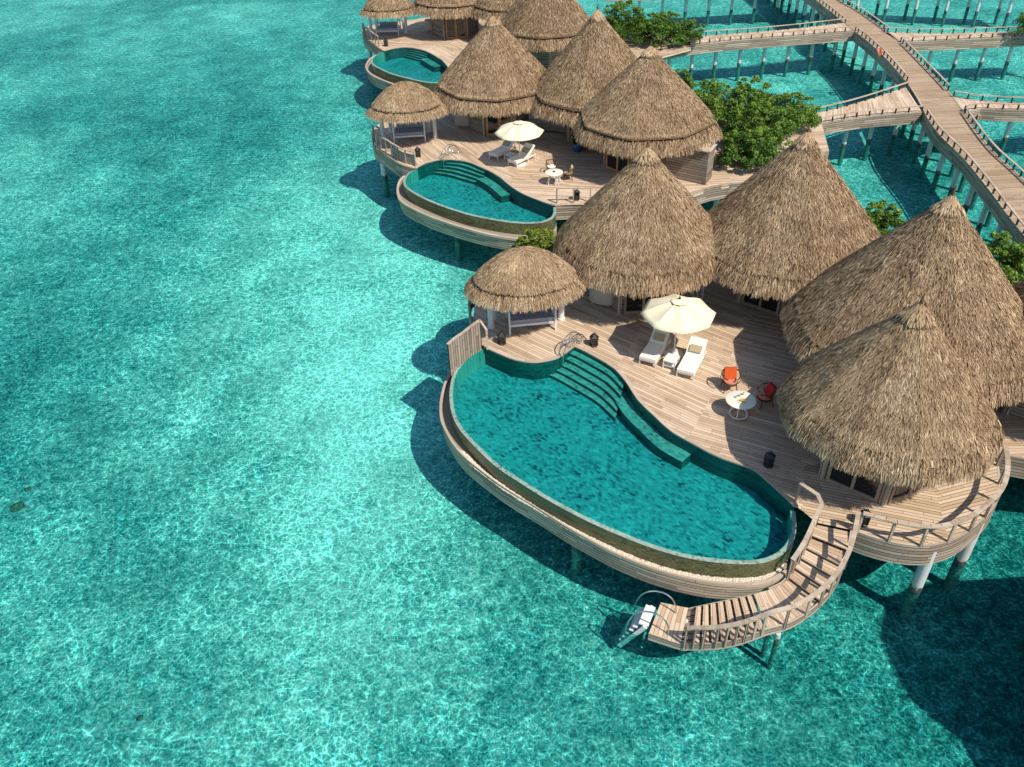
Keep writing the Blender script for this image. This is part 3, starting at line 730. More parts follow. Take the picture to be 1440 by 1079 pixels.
a2 = nearest_cut(edge3, xy([(-5.138,75.642,2.5)])[0]); ba3 = edge3[a1:a2+1]; bb3 = offset(ba3, -.8)
tg = xy([(-8.297,74.892,2.5)])[0]
if math.dist(bb3[2], tg) > math.dist(ba3[2], tg): bb3 = offset(ba3, .8)
trough3 = [(-11.645,80.669,1.78),(-12.1,79.373,1.78),(-12.226,77.638,1.78),(-12.042,76.343,1.78),(-11.606,75.051,1.78),(-11.121,74.085,1.78),(-10.396,73.109,1.78),(-9.7,72.289,1.78),(-8.686,71.181,1.78),(-7.399,70.102,1.78),(-6.154,69.229,1.78),(-5.135,68.931,1.78),(-4.401,69.748,1.78),(-4.033,71.189,1.78)]
p3, cen3 = pool('small oval pool of the farthest villa, partly behind thatch', edge3, lip3, None, trough3, arcsteps(C3_, dL3, dR3), (ba3, bb3, ZD-.5), ZD-.95, 0)
stilts(p3, [(-8,79),(-5,76.5)], ZD-1.62)
lf3 = [(-10.54,79.205,2.5),(-11.274,80.57,2.5),(-11.974,82.087,2.5),(-12.667,83.401,2.5),(-13.097,84.711,2.5),(-13.491,86.835,2.5)]
sD = pe3[:9] + [(-4.122,81.491,2.5)] + [(-1,84,0),(-5,88,0),(-13,88.5,0)] + lf3[::-1][:-1]
sE = pe3[8:] + [(-2.024,73.682,2.5)] + [(2,74.5,0),(3,79,0),(-1,84,0)] + [(-4.122,81.491,2.5)]
base3 = [(-13,88.4,0),(-5,87.9,0),(-2,83,0),(2,76,0),(2,71,0),(8,70,0),(14.3,74.6,0),(17.2,76.6,0),(17,80.5,0),(12,84,0),(5,89,0),(-4,92,0)]
deck('timber deck of the farthest villa at the top edge of the view',
     [(sD, [(-10.83,81.453,2.5),(-9.701,80.826,2.5)]), (sE, [(-6.717,79.955,2.5),(-3.931,75.38,2.5)])], base3, [lf3, [(2,71,0),(8,70,0),(14.3,74.6,0)]],
     [tuple(xy([(-12.712,84.468,0)])[0]), (-9,86), (-3,83), (3,74), (8,73), (13,76), (10,82)])

# neighbour just right of the frame (its shadow falls across the lagoon)
nb = [(16.2,9.5,0),(16.4,16.2,0),(20,17.6,0),(25,16.5,0),(26,9,0),(20,7,0)]
deck('timber deck of the neighbouring villa beyond the right edge', [], nb, [nb + nb[:1]], [(18,10),(18,15),(23,15),(23,10)])
hut('thatched hut of the neighbouring villa, beyond the lower right edge', 19.9, 12.6, 3.8, 10., False, [radians(150)], 0., M['door_wood'], 5000, 2500, 60)

# huts ----------------------------------------------------------------------
R = radians
hut('broad conical thatched hut right behind the open cream parasol of the near deck', 6.4, 35.25, 4.25, 9.8, False, [R(270)], R(240), M['door_wood'], 38000, 10000, 11)
hut('conical thatched hut whose tip stands before the large green bushes, second from the cabinet', 13.25, 34.75, 4.75, 10.4, False, [R(230)], R(200), M['door_wood'], 36000, 9000, 12)
hut('biggest thatched hut with its tip in front of the wide jetty', 16.1, 27.3, 5.0, 10.75, False, [], R(200), M['door_wood'], 50000, 10000, 13, rw=2.6)
hut('nearest thatched hut, above the curved balcony railing', 13.35, 22.5, 3.72, 9.3, False, [R(230), R(290)], R(200), M['door_wood'], 48000, 15000, 14)
hut('thatched hut cut off by the right edge of the view', 21.7, 25.7, 3.9, 10.3, False, [], R(200), M['door_wood'], 9000, 4000, 15)
hut('thatched hut behind the cream parasol on the middle deck, leftmost of its villa', -.35, 59.1, 4.65, 9.8, True, [R(275)], R(245), M['orange_door_wood'], 28000, 8000, 16, nside=9)
hut('thatched hut between two others of the middle villa, its tip against the far bushes', 6.4, 56.5, 4.8, 10.55, True, [R(245)], R(215), M['orange_door_wood'], 26000, 7000, 17, nside=9)
hut('faceted thatched hut beside the blue plant pot, with clear ridge lines', 9.05, 51.15, 4.75, 9.65, True, [R(215), R(275)], R(185), M['orange_door_wood'], 34000, 9000, 18, rw=2.5, nside=8)
hut('thatched hut behind the far oval pool, next to the far gazebo', -4.2, 84.4, 4.1, 9.3, True, [R(275)], R(245), M['orange_door_wood'], 9000, 4500, 19, blade=1.25)
hut('thatched hut mostly hidden between its two neighbours at the top edge', 1.3, 81.8, 3.9, 9.9, True, [R(245)], R(215), M['orange_door_wood'], 8000, 4000, 20, blade=1.25)
hut('thatched hut of the farthest villa standing behind the bushes side, cut by the top edge', 4.0, 73.4, 4.5, 10.4, True, [], R(215), M['orange_door_wood'], 12000, 5500, 21, blade=1.1)

gazebo('oval thatched gazebo beside the large near pool', .76, 32.4, 2.66, 1.9, 6.6, [(-.87,32.6),(2.46,33.04),(-.75,33.35),(2.0,33.5)], 24000, 8000, 31, rot=.05)
gazebo('oval thatched gazebo left of the middle villa', -6.42, 56.1, 2.72, 1.95, 6.7, [(-8.44,57.2),(-4.75,57.2),(-8.3,55.3),(-4.6,55.0)][:2] + [(-8.0,58.4),(-5.2,58.3)], 18000, 6000, 32)
gazebo('oval thatched gazebo at the top edge of the view', -10.25, 83.6, 2.72, 1.95, 6.7, [(-12.38,85.0),(-8.97,84.9),(-11.9,86.2),(-9.3,86.2)], 6500, 3500, 33, blade=1.25)

# low boarded privacy wall of the middle villa
mb = MB(); root = thing('privacy_wall', 'plain boarded garden wall beside the faceted hut and bushes', 'wall', (11.4, 48.1, ZD))
pw = [(9.6,49.4),(10.54,48.74),(12.35,47.45),(13.0,48.6)]
mb.ribbon(pw, ZD, ZD + 2.1); i_ = offset(pw, .14); mb.ribbon(i_[::-1], ZD, ZD + 2.1); mb.strip(pw, i_, ZD + 2.1); mb.build('boarding', M['wall_wood'], root, recalc=False)
mb = MB()
for a, b in zip(pw[:-1], pw[1:]): mb.beam((*lerp(a, b, .015), ZD + 2.13), (*lerp(a, b, .985), ZD + 2.13), .2, .05)
mb.build('top_rail', M['rail_wood'], root)

# ------------------------------------------------------------ jetty network
def walkway(label, la, lb, woodmat, every=2.4, inset=.35, both=True,  group='timber walkways on stilts'):
    """la / lb: the two edges in plan"""
    la, lb = xy(la), xy(lb); c = la[0]
    root = thing('walkway', label, 'walkway', (c[0], c[1], ZD), group)
    n = max(6, int(sum(math.dist(a, b) for a, b in zip(la[:-1], la[1:]))/1.5))
    A, B = resample(smoothline(la, 5) if len(la) > 2 else la, n=n), resample(smoothline(lb, 5) if len(lb) > 2 else lb, n=n)
    mb = MB(); u = 0
    for k in range(n):
        l = (math.dist(A[k], A[k+1]) + math.dist(B[k], B[k+1]))/2; w = math.dist(A[k], B[k])
        mb.face([(*A[k], ZD), (*A[k+1], ZD), (*B[k+1], ZD), (*B[k], ZD)], [(0, u), (0, u+l), (w, u+l), (w, u)]); u += l
    mb.build('boards', woodmat, root, recalc=False)
    for L, o in ((A, B), (B, A)):
        mb = MB(); inn = [lerp(a, b, .12/max(.2, math.dist(a, b))) for a, b in zip(L, o)]
        mb.ribbon(L, ZD - .85, ZD + .03); mb.strip(L, inn, ZD + .03); mb.ribbon(inn[::-1], ZD - .85, ZD + .03); mb.strip(L, inn, ZD - .85)
        mb.build('fascia', M['fascia_wood'], root, recalc=False)
    ns = max(2, int(u/every)); SA, SB = resample(A, n=ns), resample(B, n=ns)
    for k in range(ns):
        a, b = lerp(SA[k], SA[k+1], .5), lerp(SB[k], SB[k+1], .5); w = max(.5, math.dist(a, b))
        stilts(root, [lerp(a, b, inset/w), lerp(b, a, inset/w)] if both else [lerp(a, b, .4)], ZD - .3, .17)
        mb = MB(); mb.beam((*lerp(a, b, .05), ZD - .55), (*lerp(b, a, .05), ZD - .55), .2, .3); mb.build('crossbeam', M['fascia_wood'], root)
    return A, B

def low_railing(label, line, inner, step=1.0, h=.42, group='low railings along the walkways'):
    """posts and a flat rail just inside an edge"""
    pts = resample(line, step); 
    c = pts[0]; root = thing('railing', label, 'railing', (c[0], c[1], ZD), group)
    mb = MB()
    for a, b in zip(pts[:-1], pts[1:]): mb.beam((*a, ZD + h), (*lerp(a, b, 1.004), ZD + h), .13, .05)
    mb.build('rail', M['rail_wood'], root)
    for p in pts[:100]:
        mb = MB(); mb.beam((*p, ZD), (*p, ZD + h - .025), .09, .09, (1, 0, 0)); mb.build('post', M['black_metal'], root)

jl = [(33.079,91.779,2.5),(32.95,81.947,2.5),(32.748,73.336,2.5),(31.563,63.613,2.5),(29.77,55.331,2.5),(29.379,49.857,2.5),(28.709,44.989,2.5),(27.837,39.382,2.5)]
jr = [(35.471,91.395,2.5),(35.872,86.333,2.5),(35.734,76.697,2.5),(34.815,68.049,2.5),(33.92,61.522,2.5),(31.918,51.629,2.5),(31.545,46.565,2.5)]
jL = [(32.6,128,0),(32.9,108,0)] + jl[:1] + jl[1:] + [(27.0,30,0),(26.6,18,0)]
jR = [(35.2,128,0),(35.5,108,0)] + jr + [(30.6,38,0),(30.0,30,0),(29.6,18,0)]
A, B = walkway('wide main jetty curving from the top edge to the right edge', jL, jR, M['jetty_wood'], 2.6)
def part_of(line, lo, hi): return [p for p in line if lo < p[1] < hi]
def gap_line(line, spans):
    return [part_of(line, a, b) for a, b in spans]
names = ['left side of the jetty, %s', 'right side of the jetty, %s']
for nm, L, spans in ((names[0], offset(resample(A, .5), .08), [(83.5, 125, 'past the upper walkways'), (64.8, 79.5, 'mid stretch with the red ring'), (20, 58.2, 'nearest stretch')]),
                     (names[1], offset(resample(B, .5), -.08), [(79, 125, 'past the upper walkways'), (62.5, 75.5, 'middle stretch'), (20, 57.8, 'nearest stretch')])):
    for lo, hi, w in spans: low_railing('low timber railing on the ' + nm % w, part_of(L, lo, hi), None)

def side_walk(label, short, near, far, woodmat=M['deck_wood']):
    a, b = walkway(label, near, far, woodmat, 2.35, both=False)
    low_railing('low railing, near edge of the ' + short, resample(offset(a, .08), .5), None)
    low_railing('low railing, far edge of the ' + short, resample(offset(b, -.08), .5), None)
side_walk('upper left side walkway leading to the far bushes', 'upper left side walkway', [(14.4,75.9,0),(19.25,77.7,0),(26,78.7,0),(33.0,79.6,0)], [(14.4,78.6,0),(18.86,80.0,0),(26,80.9,0),(33.0,82.6,0)])
side_walk('lower left side walkway leading to the bushes of the middle villa', 'lower left side walkway', [(20.0,55.2,0),(22.2,56.7,0),(26,57.9,0),(30.3,58.4,0)], [(20.0,58.0,0),(22.3,58.8,0),(26,60.5,0),(31.3,63.8,0)])
side_walk('upper right side walkway below the top right corner', 'upper right side walkway', [(35.6,75.6,0),(40,75.7,0),(45.3,75.9,0),(50,76,0)], [(35.4,79.0,0),(40,77.9,0),(45.47,77.7,0),(50,77.6,0)])
r2 = [(33.239,58.061,2.5),(34.542,58.658,2.5),(35.84,58.364,2.5),(37.393,57.896,2.5)]; r2f = [(33.902,61.363,2.5),(35.018,60.442,2.5),(36.583,59.874,2.5),(38.2,59.459,2.5)]
side_walk('lower right side walkway cut by the right edge', 'lower right side walkway', r2 + [(44,58.5,0)], r2f + [(44,60.7,0)])
walkway('far walkway above the top edge, only its stilts showing', [(12,98.2,0),(22,97.6,0),(32.8,97.5,0)], [(12,100.6,0),(22,100.2,0),(32.8,101,0)], M['deck_wood'], 2.6, both=False)
walkway('far walkway beyond the top right corner, only its stilts showing', [(35.4,97.8,0),(45.2,95.6,0),(56,92.0,0)], [(35.4,101,0),(45.6,98.4,0),(56,94.6,0)], M['deck_wood'], 3.0)

# red ring on the jetty railing
root = thing('life_ring', 'small orange red ring leaning on the jetty railing', 'life ring', tuple([(32.409,72.272,2.75)][0]))
c = Vector([(32.333,72.103,2.8)][0]); mb = MB()
ax = Vector((.55, -.45, .35)).normalized(); u_ = ax.cross(Vector((0,0,1))).normalized(); v_ = ax.cross(u_)
mb.tube([c + (u_*cos(2*pi*k/18) + v_*sin(2*pi*k/18))*.27 for k in range(18)], .095, 9, closed=True); mb.build('ring', M['lifebuoy_red'], root, smooth=True)
mb = MB(); mb.tube([c + (u_*cos(2*pi*k/18) + v_*sin(2*pi*k/18))*.375 for k in range(18)], .016, 5, closed=True); mb.build('rope', M['white_paint'], root, smooth=True)

# ---------------------------------------------------------------- planting
def foliage(name, parent, cl, n, size, mat, seed, up=.35):
    rng = np.random.default_rng(seed); cl = np.array(cl)
    ci = rng.integers(0, len(cl), n)
    v = rng.normal(0, 1, (n, 3)); v /= np.linalg.norm(v, axis=1)[:, None]; v[:, 2] = np.abs(v[:, 2])*.9 - .12
    rad = cl[ci, 3]*np.power(rng.uniform(0, 1, n), .35)
    c = cl[ci, :3] + v*rad[:, None]
    nrm = v*.6 + np.array([0, 0, up]) + rng.normal(0, .38, (n, 3)); nrm /= np.linalg.norm(nrm, axis=1)[:, None]
    t_ = np.cross(nrm, rng.normal(0, 1, (n, 3))); t_ /= np.linalg.norm(t_, axis=1)[:, None]; b = np.cross(nrm, t_)
    L = size*rng.uniform(.6, 1.3, n)[:, None]; w = L*.42
    V = np.empty((n, 4, 3)); V[:, 0] = c - t_*L*.5; V[:, 1] = c + b*w*.5 + t_*L*.08; V[:, 2] = c + t_*L*.5 - nrm*L*.12; V[:, 3] = c - b*w*.5 + t_*L*.08
    org = np.array(ORG.get(parent.name, (0,0,0))); V = (V - org).reshape(-1, 3)
    me = bpy.data.meshes.new(name); me.vertices.add(n*4); me.vertices.foreach_set('co', V.astype(np.float32).ravel())
    me.loops.add(n*4); me.loops.foreach_set('vertex_index', np.arange(n*4, dtype=np.int32))
    me.polygons.add(n); me.polygons.foreach_set('loop_start', np.arange(0, n*4, 4, dtype=np.int32))
    a = me.attributes.new('tint', 'FLOAT', 'POINT')
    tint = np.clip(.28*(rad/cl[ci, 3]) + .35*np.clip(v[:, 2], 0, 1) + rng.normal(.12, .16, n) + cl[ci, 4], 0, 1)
    a.data.foreach_set('value', np.repeat(tint, 4).astype(np.float32)); me.materials.append(mat); me.update(); me.validate()
    o = bpy.data.objects.new(name, me); COL.objects.link(o); o.parent = parent; ORG[o.name] = Vector(org); return o

def shrub(label, x, y, rx, ry, h, ncl, nl, seed, z0=ZD, leaf=.19, mat='leaf', name='bush', group='green bushes behind the villas', spike=.2):
    rg = random.Random(seed); ncl = int(ncl*1.6); nl = int(nl*1.9)
    root = thing(name, label, 'bush', (x, y, z0), group)
    cl = []; tone = rg.uniform(-.14, .14)
    for k in range(ncl):
        a = rg.uniform(0, 2*pi); q = rg.uniform(0, 1)**.5; zz = rg.uniform(.25, 1.)*(1 - .55*q*q)
        cl.append((x + rx*q*cos(a), y + ry*q*sin(a), z0 + h*zz, rg.uniform(.28, .52)*min(1.2, max(.55, h/2)), tone + rg.uniform(-.14, .14)))
    for k in range(int(ncl*spike)):
        a = rg.uniform(0, 2*pi); q = rg.uniform(.1, .95)
        cl.append((x + rx*q*cos(a), y + ry*q*sin(a), z0 + h*(1.02 - .45*q*q) + rg.uniform(0, .3), rg.uniform(.14, .25), .22))
    mb = MB()
    for k in range(7):
        a = 2*pi*k/7 + rg.uniform(-.3, .3); q = rg.uniform(.35, .8)
        mid = (x + rx*q*.45*cos(a), y + ry*q*.45*sin(a), z0 + h*.35); e = (x + rx*q*cos(a), y + ry*q*sin(a), z0 + h*.72)
        mb.tube([(x + .12*cos(a), y + .12*sin(a), z0 - .02), mid, e], [.085, .055, .02], 6)
    mb.build('trunk', M['bark'], root, smooth=True)
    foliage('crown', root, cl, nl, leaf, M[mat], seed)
    return root
B_ = [('far dark bush above the upper left walkway end, hard against thatch', 11.4, 80.2, 2.4, 1.9, 2.9, 85, 8000),
      ('wide far bush spilling over the end of the upper left walkway', 14.6, 77.6, 2.4, 1.8, 2.5, 85, 8000),
      ('far bush with a pale sprig, rightmost of the far trio', 17.0, 77.5, 1.6, 1.2, 1.9, 36, 2600),
      ('bush beside the faceted hut, upper left of the big central clump', 14.6, 57.6, 2.2, 1.8, 2.7, 60, 6500),
      ('tall bush at the top of the big central clump', 17.3, 57.6, 2.1, 1.8, 2.8, 60, 6500),
      ('bush at the end of the lower left walkway, right of the central clump', 19.8, 56.0, 2.0, 1.7, 2.3, 56, 6000),
      ('bush in the middle of the big central clump', 17.0, 53.4, 2.3, 1.9, 2.5, 64, 7200),
      ('low bush beside the boarded privacy wall, front of the central clump', 15.6, 50.2, 1.9, 1.6, 2.0, 56, 6400),
      ('small bush glimpsed between the faceted hut roof and the water', 13.6, 63.0, .9, .8, 2.0, 22, 1800),
      ('bush between the two large roof tips of the near villa', 20.0, 40.2, 1.7, 1.3, 1.5, 44, 4200),
      ('bush at the right edge below the main jetty', 24.3, 35.0, 1.9, 1.9, 1.9, 56, 6000),
      ('bush in the top right corner by the upper right walkway', 47.2, 75.6, 1.8, 1.3, 2.2, 40, 2800)]
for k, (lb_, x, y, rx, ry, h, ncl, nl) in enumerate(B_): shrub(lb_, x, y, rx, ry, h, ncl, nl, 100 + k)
pl = [(-.1,38.6),(3.2,38.4),(3.6,40.6),(.2,41.0)]
mb = MB(); root = thing('planter', 'low planter ledge between the near gazebo and the middle pool', 'planter', (1.6, 39.6, ZD))
mb.prism(pl, ZD - .95, ZD - .2); mb.build('box', M['fascia_wood'], root)
mb = MB(); mb.prism([lerp(p, (1.7,39.6), .06) for p in pl], ZD - .2, ZD - .15); mb.build('earth', M['soil'], root)
stilts(root, [(.6,39.4),(2.8,39.8)], ZD - .95)
shrub('yellow green bush just behind the near gazebo roof', 1.7, 39.7, 1.25, .75, 1.15, 34, 3200, 140, z0=ZD-.15, mat='light_leaf', spike=.5)

# blue plant pot
root = thing('plant_pot', 'round blue glazed pot with a dark leafy plant by the faceted hut', 'plant pot', (5.0, 53.6, ZD))
mb = MB(); mb.lathe((5.0, 53.6, ZD), [(.24, 0), (.36, .2), (.38, .42), (.30, .56), (.33, .60), (.27, .60), (.25, .5)], 20); mb.build('pot', M['blue_glaze'], root, smooth=True)
mb = MB(); mb.lathe((5.0, 53.6, ZD + .5), [(.24, 0), (.22, .03)], 16); mb.build('earth', M['soil'], root)
foliage('plant', root, [(5.0, 53.6, ZD + .8, .34, 0), (5.1, 53.5, ZD + 1.05, .3, .1), (4.9, 53.7, ZD + 1.1, .28, 0)], 420, .26, M['pot_leaf'], 150)

# ---------------------------------------------------------------- furniture
def lounger_proto(label, pillow=True):
    """local: foot at -Y, head at +Y, 2.0 x .78"""
    r = thing('sun_lounger', label, 'sun lounger', (0, 0, 0), 'white sun loungers under the parasols')
    mb = MB()
    for sx in (-.36, .36): mb.beam((sx, -1., .27), (sx, 1., .27), .05, .07)
    for y in (-.98, -.3, .4, .98): mb.beam((-.335, y, .27), (.335, y, .27), .05, .06)
    mb.build('frame', M['white_paint'], r)
    for sx in (-.36, .36):
        for y in (-.95, .2, .95):
            mb = MB(); mb.box((sx, y, .118), .055, .055, .236); mb.build('leg', M['white_paint'], r)
    mb = MB(); mb.obox((0, -.36, .385), (.37, 0, 0), (0, .66, 0), (0, 0, .065)); mb.build('seat_cushion', M['cushion'], r, bevel=.035)
    a = R(38); d = Vector((0, cos(a), sin(a))); u_ = Vector((0, -sin(a), cos(a)))
    c_ = Vector((0, .32, .36)) + d*.40 + u_*.05
    mb = MB(); mb.obox(c_, (.37, 0, 0), d*.42, u_*.06); mb.build('back_cushion', M['cushion'], r, bevel=.035)
    mb = MB(); 
    for sx in (-.3, .3): mb.beam((sx, .95, .3), c_ + Vector((sx, 0, 0)) + d*.28 - u_*.08, .035, .035)
    mb.build('back_strut', M['white_paint'], r)
    if pillow:
        mb = MB(); mb.obox(c_ + u_*.11 - d*.12, (.25, 0, 0), d*.16, u_*.055); mb.build('pillow', M['tan_cushion'], r, bevel=.045)
    return r
lp_ = lounger_proto('white sun lounger in full sun, right of the side table on the near deck')
lp_.location = (7.86, 28.88, ZD); lp_.rotation_euler[2] = atan2(29.78-28.05, 8.22-7.31) - pi/2
for lb_, foot, ang, dx in (('sun lounger half shaded under the parasol, left of the side table on the near deck', (5.94, 29.02), 1.07, 0),
                       ('white sun lounger nearest the dining table on the middle deck', (.56, 51.42), .86, 0),
                       ('white sun lounger under the parasol edge on the middle deck, left one', (-.68, 52.69), .86, 0)):
    c_ = copy_tree(lp_); c_['label'] = lb_
    c_.location = (foot[0] + cos(ang), foot[1] + sin(ang), ZD); c_.rotation_euler[2] = ang - pi/2

def side_table(label, x, y, rz):
    r = thing('side_table', label, 'side table', (x, y, ZD), 'low side tables between loungers')
    mb = MB(); mb.box((x, y, ZD + .40), .55, .62, .04, rz); mb.build('table_top', M['white_paint'], r, bevel=.008)
    mb = MB(); mb.box((x, y, ZD + .14), .5, .56, .025, rz); mb.build('shelf', M['white_paint'], r)
    for sx in (-1, 1):
        for sy in (-1, 1):
            px_, py_ = sx*.25, sy*.28
            mb = MB(); mb.box((x + px_*cos(rz) - py_*sin(rz), y + px_*sin(rz) + py_*cos(rz), ZD + .19), .045, .045, .38, rz); mb.build('leg', M['white_paint'], r)
side_table('low white side table between the two near loungers', 6.98, 28.98, -.55)
side_table('low white side table between the two middle deck loungers', .45, 52.55, -.7)

def parasol(label, x, y, a0):
    r = thing('parasol', label, 'parasol', (x, y, ZD), 'cream octagonal parasols')
    mb = MB(); mb.lathe((x, y, ZD), [(.42, 0), (.42, .05), (.08, .09), (.05, .35)], 24); mb.build('base', M['white_paint'], r, smooth=True)
    mb = MB(); mb.cyl((x, y, ZD + .05), (x, y, ZD + 2.95), .032, .03, 10); mb.build('pole', M['white_paint'], r, smooth=True)
    Rr = 1.62; zr = ZD + 2.2; zt = ZD + 2.83; mb = MB()
    cor = [Vector((x + Rr*cos(a0 + k*pi/4), y + Rr*sin(a0 + k*pi/4), zr)) for k in range(8)]
    N = 7
    def P_(k, t, s):
        a, b = cor[k % 8], cor[(k+1) % 8]; top = Vector((x, y, zt))
        q = a*(1-s) + b*s; p = top*(1-t) + q*t
        p.z += .10*sin(pi*t)*(1 if s in (0, 1) else 1 - .5*sin(pi*s)) - .05*t*sin(pi*s)
        return p
    for k in range(8):
        mb.grid([[P_(k, .17 + .83*i/N, j/4) for j in range(5)] for i in range(N+1)])
    cn = mb.build('canopy', M['sail'], r, smooth=True)
    so = cn.modifiers.new('cloth', 'SOLIDIFY'); so.thickness = .012
    mb = MB(); 
    for k in range(8):
        a, b = cor[k], cor[(k+1) % 8]
        f = lambda q, t, z: Vector((x, y, zt))*(1-t) + q*t + Vector((0, 0, z))
        mb.face([f(a, .03, .10), f(b, .03, .10), f(b, .22, .11), f(a, .22, .11)])
    mb.build('vent', M['sail'], cn)
    mb = MB(); mb.lathe((x, y, zt + .08), [(.05, 0), (.06, .05), (.025, .09), (.015, .16)], 12); mb.build('finial', M['black_metal'], r, smooth=True)
    for k in range(8):
        mb = MB(); mb.beam((x, y, zt - .02), cor[k] + Vector((0, 0, -.02)), .022, .03); rb = mb.build('rib', M['white_paint'], r)
parasol('open cream octagonal parasol over the near loungers', 7.25, 29.8, R(-3))
parasol('open cream octagonal parasol over the middle deck loungers', 1.07, 51.75, R(4))

def table(label, x, y, rr, legs):
    r = thing('dining_table', label, 'table', (x, y, ZD), 'round white dining tables')
    mb = MB(); mb.lathe((x, y, ZD + .70), [(rr - .05, 0), (rr, .015), (rr, .04), (rr - .02, .05)], 40); mb.build('table_top', M['tabletop'], r, smooth=True)
    if legs == 'ring':
        mb = MB(); mb.tube([(x + .36*cos(2*pi*k/24), y + .36*sin(2*pi*k/24), ZD + .03) for k in range(24)], .03, 8, closed=True); mb.build('foot_ring', M['white_paint'], r, smooth=True)
        for k in range(5):
            a = 2*pi*k/5 + .5; mb = MB(); mb.cyl((x + .36*cos(a), y + .36*sin(a), ZD + .04), (x + .2*cos(a), y + .2*sin(a), ZD + .70), .024, .024, 8); mb.build('leg', M['white_paint'], r, smooth=True)
    else:
        for k in range(4):
            a = 2*pi*k/4 + .4
            for da in (-.22, .22):
                mb = MB(); mb.cyl((x + .46*cos(a + da), y + .46*sin(a + da), ZD), (x + .26*cos(a), y + .26*sin(a), ZD + .70), .028, .028, 8); mb.build('leg', M['white_paint'], r, smooth=True)
tx, ty = [(9.117,25.544,3.25)][0][:2]
table('round white table with fruit and glasses on the near deck', tx, ty, .6, 'ring')
t2x, t2y = [(3.108,48.569,3.25)][0][:2]
table('bare round white table on the middle deck', t2x, t2y, .56, 'splay')
zt_ = ZD + .752
fx, fy = tx + .02, ty - .12
root = thing('fruit_plate', 'plate of yellow and red fruit on the near round table', 'fruit plate', (fx, fy, zt_))
mb = MB(); mb.lathe((fx, fy, zt_), [(.09, 0), (.17, .025), (.16, .03), (.08, .012)], 24); mb.build('plate', M['tabletop'], root, smooth=True)
for k, (dx, dy, m_, s_) in enumerate(((-.05, 0, 'fruit_yellow', .055), (.0, .06, 'fruit_yellow', .05), (.07, .02, 'fruit_red', .045), (.02, -.06, 'fruit_green', .05), (-.02, .015, 'fruit_yellow', .045), (.06, -.04, 'fruit_yellow', .04))):
    mb = MB(); mb.lathe((fx + dx, fy + dy, zt_ + .015), [(s_*.3, 0), (s_*.9, s_*.5), (s_, s_), (s_*.75, s_*1.6), (s_*.15, s_*1.9)], 12); mb.build('fruit', M[m_], root, smooth=True)
for lb_, dx, dy in (('drinking glass on the near round table, nearest the orange cushion', -.16, .12), ('drinking glass at the middle of the three on the near table', .0, .2), ('drinking glass on the near round table, farthest from the fruit plate', .16, .29)):
    g = thing('drinking_glass', lb_, 'glass', (tx + dx, ty + dy, zt_), 'glasses on the near table')
    mb = MB(); mb.lathe((tx + dx, ty + dy, zt_), [(.03, 0), (.042, .02), (.045, .11), (.038, .11), (.034, .03)], 14); mb.build('bowl', M['clear_vessel'], g, smooth=True)
g = thing('ashtray', 'small dark dish on the bare round table', 'dish', (t2x, t2y, zt_)); mb = MB(); mb.lathe((t2x, t2y, zt_), [(.05, 0), (.08, .05), (.065, .05), (.04, .015)], 16); mb.build('bowl', M['black_metal'], g, smooth=True)

def armchair(label, x, y, face, frame, seat, cush, scale=1., square=False):
    """tub chair: hoop back and arms of bent wood, open sides; face = direction the sitter looks"""
    r = thing('armchair', label, 'armchair', (x, y, ZD), 'armchairs at the round tables')
    fx_, fy_ = cos(face), sin(face); lx, ly = -fy_, fx_
    at = lambda f, s, z: (x + (fx_*f + lx*s)*scale, y + (fy_*f + ly*s)*scale, ZD + z*scale)
    mb = MB(); hoop = [at(.30*cos(t_) - .02 if False else .33*cos(t_), .34*sin(t_), .64 + .12*(1 - cos(t_))/2) for t_ in np.linspace(.55, 2*pi - .55, 17)]
    mb.tube(hoop, .028, 7); mb.build('arm_hoop', frame, r, smooth=True)
    for k in range(2, 15, 2 if not square else 1):
        t_ = .55 + (2*pi - 1.1)*k/16
        mb = MB(); mb.tube([at(.33*cos(t_), .34*sin(t_), .64 + .12*(1 - cos(t_))/2), at(.36*cos(t_), .37*sin(t_), .5), at(.27*cos(t_), .28*sin(t_), .34)], .014, 6); mb.build('spindle', frame, r, smooth=True)
    mb = MB(); mb.lathe(at(0, 0, .31), [(.27, 0), (.31, .015), (.31, .05), (.27, .06)], 20); mb.build('seat', frame, r, smooth=True)
    mb = MB(); mb.lathe(at(.0, 0, .372), [(.24, 0), (.28, .03), (.27, .075), (.18, .09)], 20); mb.build('seat_cushion', seat, r, smooth=True)
    for s in (-1, 1):
        for f in (-1, 1):
            mb = MB(); mb.tube([at(f*.19, s*.19, .33), at(f*.26, s*.25, 0)], [.026, .018], 7); mb.build('leg', frame, r, smooth=True)
    if cush:
        mb = MB(); c_ = Vector(at(-.16, 0, .64)); f_ = Vector((fx_, fy_, 0)); a = f_*cos(.35) + Vector((0, 0, sin(.35))); u_ = Vector((0, 0, cos(.35))) - f_*sin(.35)
        mb.obox(c_, Vector((lx, ly, 0))*.22*scale, u_*.21*scale, a*.07*scale); mb.build('cushion', cush, r, bevel=.05)
ch = [(9.164,27.151,2.5),(10.275,26.038,2.5)]
armchair('armchair with an orange cushion behind the near round table', ch[0][0] - .05, ch[0][1] + .02, atan2(ty-ch[0][1], tx-ch[0][0]), M['teak'], M['coral_fabric'], M['orange_fabric'], 1.14)
armchair('armchair with a dark red cushion in the shade by the near round table', ch[1][0], ch[1][1] + .02, atan2(ty-ch[1][1], tx-ch[1][0]) - .25, M['teak'], M['coral_fabric'], M['red_fabric'], 1.14)
armchair('teak armchair right of the bare round table', 4.05, 49.15, R(175), M['teak'], M['tan_cushion'], M['tan_cushion'], square=True)
armchair('teak armchair behind the bare round table', 3.05, 50.25, R(280), M['teak'], M['cushion'], None, square=True)

